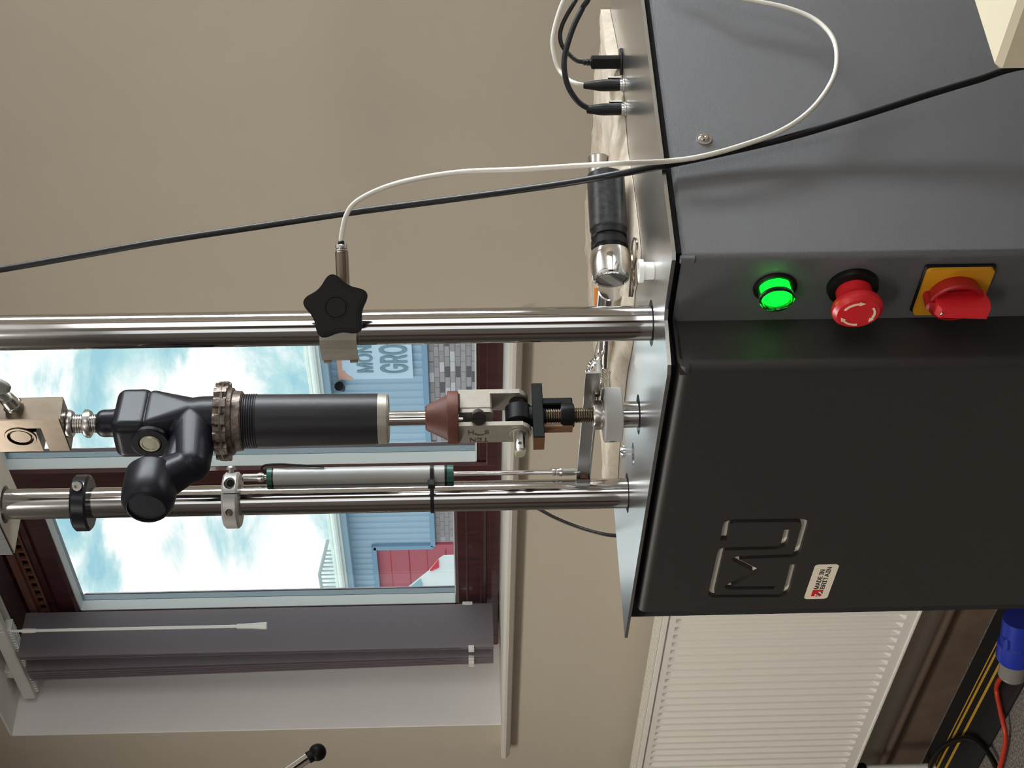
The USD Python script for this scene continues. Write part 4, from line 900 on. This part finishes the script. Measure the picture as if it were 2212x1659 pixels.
def p1(t, b):
    z0, z1, z2 = ZP, zline(b, 1276.5), zline(b, 1259)
    t.add('body', rotz(chbox((b[0] - .0058, b[1] - .0045, z0), (b[0] + .0058, b[1] + .0045, z1), .001), .4, b), 'plastic_black')
    t.add('strain_relief', lathe((b[0], b[1], z1), (0, 0, 1), [(0, .0042)] + [(s * (z2 - z1) / 5, .0040 - .0002 * s - .0008 * (s % 2)) for s in range(1, 6)], 24), 'plastic_black')
    t.add('flange', cyl((b[0], b[1], ZP), (b[0], b[1], ZP + .0022), .0135), 'plastic_black')
connector('leftmost of three plugs: square black data plug with a grooved sleeve' if False else 'square black data plug with black cable standing at the back of the bed plate', mz(1343, 134, ZP), p1,
          [(1260, 134, 0), (1246, 131, 0), (1229, 117, 0), (1215, 100, 0), (1210, 82, 0), (1212, 62, 0), (1222, 38, 0), (1243, 2, 0), (1262, -30, 0)], .0021, 'cable_black')
def pround(xt, rt):
    def f(t, b):
        zt2, z1 = zline(b, xt), zline(b, 1305)
        t.add('shell', lathe((b[0], b[1], ZP), (0, 0, 1), [(.0045, .0056), (z1 - ZP, .0058), (z1 - ZP + .004, .0055), (zt2 - ZP, rt), (zt2 - ZP + .0005, rt * .7)], 36), 'plastic_black')
        t.add('ring', cat(cyl((b[0], b[1], ZP), (b[0], b[1], ZP + .0022), .0072), cyl((b[0], b[1], ZP + .002), (b[0], b[1], ZP + .0050), .0059)), 'steel_zinc', label='bright connector ring')
        t.add('latch', chbox((b[0] + .003, b[1] + .005, ZP + .003), (b[0] + .0055, b[1] + .0065, ZP + .016), .0004), 'steel')
    return f
connector('black round plug with a white cable at the back of the bed plate', mz(1349, 184, ZP), pround(1261, .0029),
          [(1265, 184, 0), (1245, 180, .0), (1225, 170, .01), (1208, 152, .02), (1198, 126, .02), (1193, 90, .02), (1199, 54, .02), (1210, 18, .02), (1222, -10, .02)], .0020, 'cable_white')
connector('black round plug with a thick black cable nearest the star knob', mz(1352, 236, ZP), pround(1268, .0036),
          [(1272, 234, 0), (1258, 227, -.004), (1243, 213, -.008), (1228, 188, -.012), (1220, 158, -.014), (1219, 128, -.014), (1226, 96, -.014), (1240, 55, -.014), (1258, 18, -.014), (1276, -20, -.014)], .0027, 'cable_black')

# ------------------------------------------------------------------ cloth and tools on the back of the bed plate
near = [mz(x, y, ZP)[:2] for x, y in ((1318, 20), (1338, 120), (1345, 170), (1352, 260), (1358, 330), (1368, 390), (1385, 540), (1380, 600), (1372, 640), (1368, 740), (1357, 800), (1350, 860), (1340, 960), (1335, 1040))]
near = spline(np.c_[np.array(near), np.zeros(len(near))], 6)[:, :2]
far_pts = np.array([(-1.092, 1.292), (-1.25, 1.294), (-1.40, 1.294), (-1.456, 1.290), (-1.458, 1.16), (-1.457, 1.02), (-1.455, .905)])
fd = np.r_[0, np.cumsum(np.linalg.norm(np.diff(far_pts, axis=0), axis=1))]; fd /= fd[-1]
sN = np.linspace(0, 1, len(near))
far = np.stack([np.interp(sN, fd, far_pts[:, k]) for k in (0, 1)], 1)
NT = 26; tt = np.linspace(0, 1, NT)
P = near[:, None] * (1 - tt[None, :, None]) + far[:, None] * tt[None, :, None]
nz = meshkit.fbm(np.dstack([P * 22, np.zeros(P.shape[:2])]), 4, 3)
nz2 = meshkit.fbm(np.dstack([P[..., :1] * 60 + P[..., 1:] * 20, P[..., 1:] * 14, np.zeros(P.shape[:2] + (1,))]), 3, 9)
edge = np.minimum(1, np.minimum(tt * 14, (1 - tt) * 10 + .35))[None]
Zc = ZP + .0012 + edge * (.0035 + .0075 * nz + .0045 * np.abs(nz2 - .5) * 2)
V = np.dstack([P, Zc]).reshape(-1, 3); Vb = V.copy(); Vb[:, 2] = ZP + .0003
a_ = len(near); Fc = []; N = a_ * NT
for i in range(a_ - 1):
    for j in range(NT - 1):
        q = i * NT + j; Fc += [(q, q + NT + 1, q + 1), (q, q + NT, q + NT + 1), (q + N, q + N + 1, q + N + NT + 1), (q + N, q + N + NT + 1, q + N + NT)]
def skirt(idx, fl):
    for p, q in zip(idx[:-1], idx[1:]): e = [(p, q, q + N), (p, q + N, p + N)]; Fc.extend(e if fl else [x[::-1] for x in e])
skirt([i * NT for i in range(a_)], 0); skirt([i * NT + NT - 1 for i in range(a_)], 1); skirt(list(range(NT)), 1); skirt(list(range((a_ - 1) * NT, a_ * NT)), 0)
single('dust_cloth', 'crumpled beige cloth spread over the back of the steel bed plate', 'cloth', Wm(T(np.vstack([V, Vb]), Fc)), 'cloth', 40)
def on(x, y, h): return mz(x, y, ZP + h)
a0, a1 = on(1308, 378, .0255), on(1320.5, 606, .0255)
ad_ = unit(np.subtract(a1, a0)); Lt = np.linalg.norm(np.subtract(a1, a0))
def fr(y): return np.linalg.norm(np.subtract(on(1308 + 12.5 * (y - 378) / 228, y, .0255), a0))
tl = MThing('cylinder_tool', 'black cylindrical tool with bright chrome end lying on the cloth', 'tool', W(a0))
R0 = .0176
tl.add('barrel', lathe(a0, ad_, [(0, R0 - .003), (.002, R0), (fr(497), R0 * .985), (fr(499), R0 * .93)], 56), 'gun_black')
tl.add('collar', lathe(a0, ad_, [(fr(497), R0 * .93), (fr(513), R0 * .93), (fr(515), R0 * .84), (fr(522), R0 * .84), (fr(523), R0 * .95), (fr(535), R0 * .95), (fr(537), R0 * .85), (fr(545), R0 * .85)], 56), 'plastic_black')
tl.add('chrome_head', lathe(a0, ad_, [(fr(540), R0 * .84), (fr(545), R0 * .97), (fr(560), R0 * 1.04), (fr(580), R0 * 1.03), (fr(596), R0 * .97), (fr(603), R0 * .93), (fr(606), R0 * .86), (fr(606) - .001, R0 * .80), (fr(606) - .003, R0 * .79), (fr(606) - .003, 0)], 64), 'chrome_bright', label='bright chrome head')
tl.add('end_face', cyl(a0 + ad_ * (fr(606) - .0031), a0 + ad_ * (fr(606) - .0022), R0 * .78, .0002), 'face_grey', label='dull grey end face')
u_, v_, _ = frame_of(ad_)
vv = unit(np.array([0, 0, 1.0]) - ad_ * ad_[2]); uu = np.cross(vv, ad_); dg = unit(uu * .8 + vv * .6) if (MW[0] @ (RM @ uu)) > 0 else unit(-uu * .8 + vv * .6); dp = np.cross(ad_, dg)
fc_ = a0 + ad_ * (fr(606) - .002)
tb = tl.add('slot_bar', obox(fc_, dg, dp, ad_, .0262, .0095, .0052, .0006), 'bar_grey', label='flat bar across the chrome end')
for k in range(4): tl.add('serration', obox(fc_ + dg * .0095 - dg * (k * .0021) + ad_ * .0022, dp, dg, ad_, .0088, .0010, .0012, .0002), 'bolt_cream', under=tb)
g0_, g1_ = on(1292, 338, .020), on(1294, 392, .020)
single('grey_sleeve', 'grey metal sleeve lying behind the black cylindrical tool', 'sleeve', Wm(cyl(g0_, g1_, .0105, .001)), 'steel')
r0_, r1_, r2_, r3_ = on(1320, 626, .0165), on(1314, 700, .0150), on(1309.5, 790, .0140), on(1309, 850, .0140)
rt_ = MThing('ratchet_handle', 'chrome ratchet with knurled grip lying on the cloth behind the near column', 'ratchet', W(r0_))
rt_.add('socket', lathe(r0_, np.subtract(r1_, r0_), [(0, .0115), (.001, .0128), (.030, .0128), (.034, .0090), (np.linalg.norm(np.subtract(r1_, r0_)), .0090)], 40), 'chrome_bright')
rt_.add('shaft', lathe(r1_, np.subtract(r2_, r1_), [(0, .0088), (np.linalg.norm(np.subtract(r2_, r1_)) - .010, .0084), (np.linalg.norm(np.subtract(r2_, r1_)) - .006, .0074), (np.linalg.norm(np.subtract(r2_, r1_)), .0074)], 40), 'chrome_bright')
dk = unit(np.subtract(r3_, r2_)); Lk = np.linalg.norm(np.subtract(r3_, r2_)); ku, kv, _ = frame_of(dk)
n_s, n_a = 36, 40; V = []; Fc = []
for i in range(n_s):
    for j in range(n_a):
        a = 2 * np.pi * j / n_a; rk = .0074 + .0005 * (((i + j) % 2)); V.append(r2_ + dk * Lk * i / (n_s - 1) + rk * (math.cos(a) * ku + math.sin(a) * kv))
for i in range(n_s - 1):
    for j in range(n_a):
        q, w2 = i * n_a + j, i * n_a + (j + 1) % n_a; Fc += [(q, w2, w2 + n_a), (q, w2 + n_a, q + n_a)]
rt_.add('knurled_grip', T(V, Fc), 'knurl', False, label='knurled metal grip')
q = on(1287, 785, .026); rn = unit((.45, .45, .77))
single('ring_spanner', 'chrome ring spanner end resting against the knurled ratchet grip', 'spanner', Wm(cat(ring_mesh(q, rn, .0102, .0136, .0042, .0014, 48), tube([np.array(q) + (-.004, .012, -.002), np.array(q) + (.008, .05, -.012), np.array(q) + (.02, .09, -.016)], .0030, 10))), 'chrome_bright')
o0, o1 = on(1292, 622, .021), on(1292, 660, .021)
single('orange_strip', 'orange plastic strip showing behind the chrome socket', 'strip', Wm(tube([o0, (np.array(o0) + o1) / 2, o1], .0042, 8)), 'orange')
cp = [on(x, y, .0095) for x, y in ((1360, 640), (1363, 608), (1366, 575), (1364, 545), (1366, 524), (1371, 515), (1376, 525), (1374, 555), (1368, 585), (1369, 615), (1365, 640))]
single('spring_clip', 'bent wire spring clip lying on the cloth edge beside the black tool', 'clip', Wm(tube(cp, .0011, 8, 8)), 'nickel')
q = mz(1413, 585, ZP)
zc_a, zc_b, zc_c = ZP, zline(q, 1389), zline(q, 1379.5)
single('plastic_bung', 'small white plastic bung standing on the bed plate near the corner', 'cap', Wm(lathe((q[0], q[1], ZP), (0, 0, 1), [(0, .0069), (.0006, .0074), (zc_b - ZP, .0076), (zc_b - ZP, .0098), (zc_c - ZP, .0100), (zc_c - ZP, .0075), (zc_c - ZP - .003, .0070), (zc_c - ZP - .003, 0)], 40)), 'white_plastic')

# ------------------------------------------------------------------ things on the floor and at the frame's edge
zf = FZ + .012
yA = hz(2135, 1372, FZ)[1]; yB = hz(2190, 1506, zf)[1]
cc = Thing('cable_cover', 'black rubber floor strip with yellow lines along the skirting', 'cable cover', (-3.2, (yA + yB) / 2, FZ))
cc.add('strip', chbox((-5.0, yB, FZ), (-2.0, min(yA, 1.83), zf), .005), 'rubber_black')
for (x, y), w in (((2163, 1370), .0035), ((2171, 1373), .0075), ((2167, 1421), .0085)):
    yy = hz(x, y, zf)[1]; cc.add('yellow_line', chbox((-5.0, yy - w / 2, zf - .001), (-2.0, yy + w / 2, zf + .0012), .0004), 'yellow', False, label='yellow line')
g0_, g1_, g2_ = hz(2186, 1462, FZ + .045), hz(2194, 1415, FZ + .05), hz(2202, 1352, FZ + .055)
pg_ = Thing('industrial_plug', 'blue industrial plug with grey body lying on the floor by the skirting', 'plug', (g1_[0], g1_[1], FZ))
d1 = unit(g1_ - g0_); l1 = np.linalg.norm(g1_ - g0_); l2 = np.linalg.norm(g2_ - g1_)
pg_.add('body', lathe(g0_, d1, [(-.004, .012), (0, .024), (.006, .029), (.010, .031), (.013, .0295), (l1 + .01, .034)], 40), 'plug_grey', label='grey plug body')
d2 = unit(g2_ - g1_)
pg_.add('shroud', lathe(g1_, d2, [(-.012, .036), (-.004, .041), (l2 * .45, .041), (l2 * .5, .036), (l2 + .02, .036)], 40), 'plug_blue', label='blue plug shroud')
pg_.add('cover_lug', obox(g1_ + d2 * l2 * .8 + np.array([-.02, -.02, .02]), d2, (0, 0, 1), np.cross(d2, (0, 0, 1)), .05, .03, .03, .006), 'plug_blue')
rc_ = [g0_ + d1 * -.002, hz(2167, 1462, FZ + .035), hz(2156, 1474, FZ + .03), hz(2153, 1492, FZ + .022), hz(2160, 1530, FZ + .02), hz(2170, 1575, FZ + .016), hz(2172, 1600, FZ + .012), hz(2167, 1630, FZ + .011), hz(2157, 1668, FZ + .011)]
single('red_cable', 'bright red cable running from the blue plug over the floor', 'cable', tube(rc_, .0058, 12), 'cable_red')
lp = [hz(2006, 1672, FZ + .02), hz(2014, 1644, FZ + .03), hz(2036, 1614, FZ + .035), hz(2072, 1597, FZ + .03), hz(2102, 1597, FZ + .024), hz(2128, 1618, FZ + .018), hz(2146, 1645, FZ + .014), hz(2158, 1675, FZ + .012)]
single('looped_cable', 'black cable looping over the floor strip below the radiator valve', 'cable', tube(lp, .007, 12), 'cable_black')
kc2 = mdep(2148, 157, .85)
cr = MThing('cream_cabinet', 'corner of a cream cabinet standing in front of the grey side panel', 'cabinet', W((kc2[0] + .25, kc2[1] + .2, FZ)))
cr.add('body', chbox((kc2[0] + .004, kc2[1] + .006, FZ), (kc2[0] + .5, kc2[1] + .36, kc2[2] - .012), .003), 'cream_box')
cr.add('top', chbox((kc2[0], kc2[1], kc2[2] - .06), (kc2[0] + .504, kc2[1] + .366, kc2[2]), .0035), 'cream_box')
b_, s0_, s1_ = dep(686, 1625, 2.0), dep(674, 1631, 2.0), dep(480, 1768, 1.9)
lv = Thing('lever', 'chrome lever with a black ball knob at the left edge of the room', 'lever', b_)
lv.add('arm', cat(tube([s1_, (s0_ * .5 + s1_ * .5), s0_], .0062, 16, 4)), 'chrome_bright')
lv.add('ball_knob', union(ball(b_, .0112, 4), cyl(s0_ + (s1_ - s0_) * .05, b_, .0078)), 'adapter_black', True, label='black ball knob')
lv.add('hub', cyl(s1_ - (.05, 0, 0), s1_ + (.05, 0, 0), .024, .003), 'steel')
lv.add('post', cyl((s1_[0] - .03, s1_[1], FZ), (s1_[0] - .03, s1_[1], s1_[2] - .01), .022, .002), 'steel')
lv.add('foot', cyl((s1_[0] - .03, s1_[1], FZ), (s1_[0] - .03, s1_[1], FZ + .03), .14, .006), 'panel_charcoal')
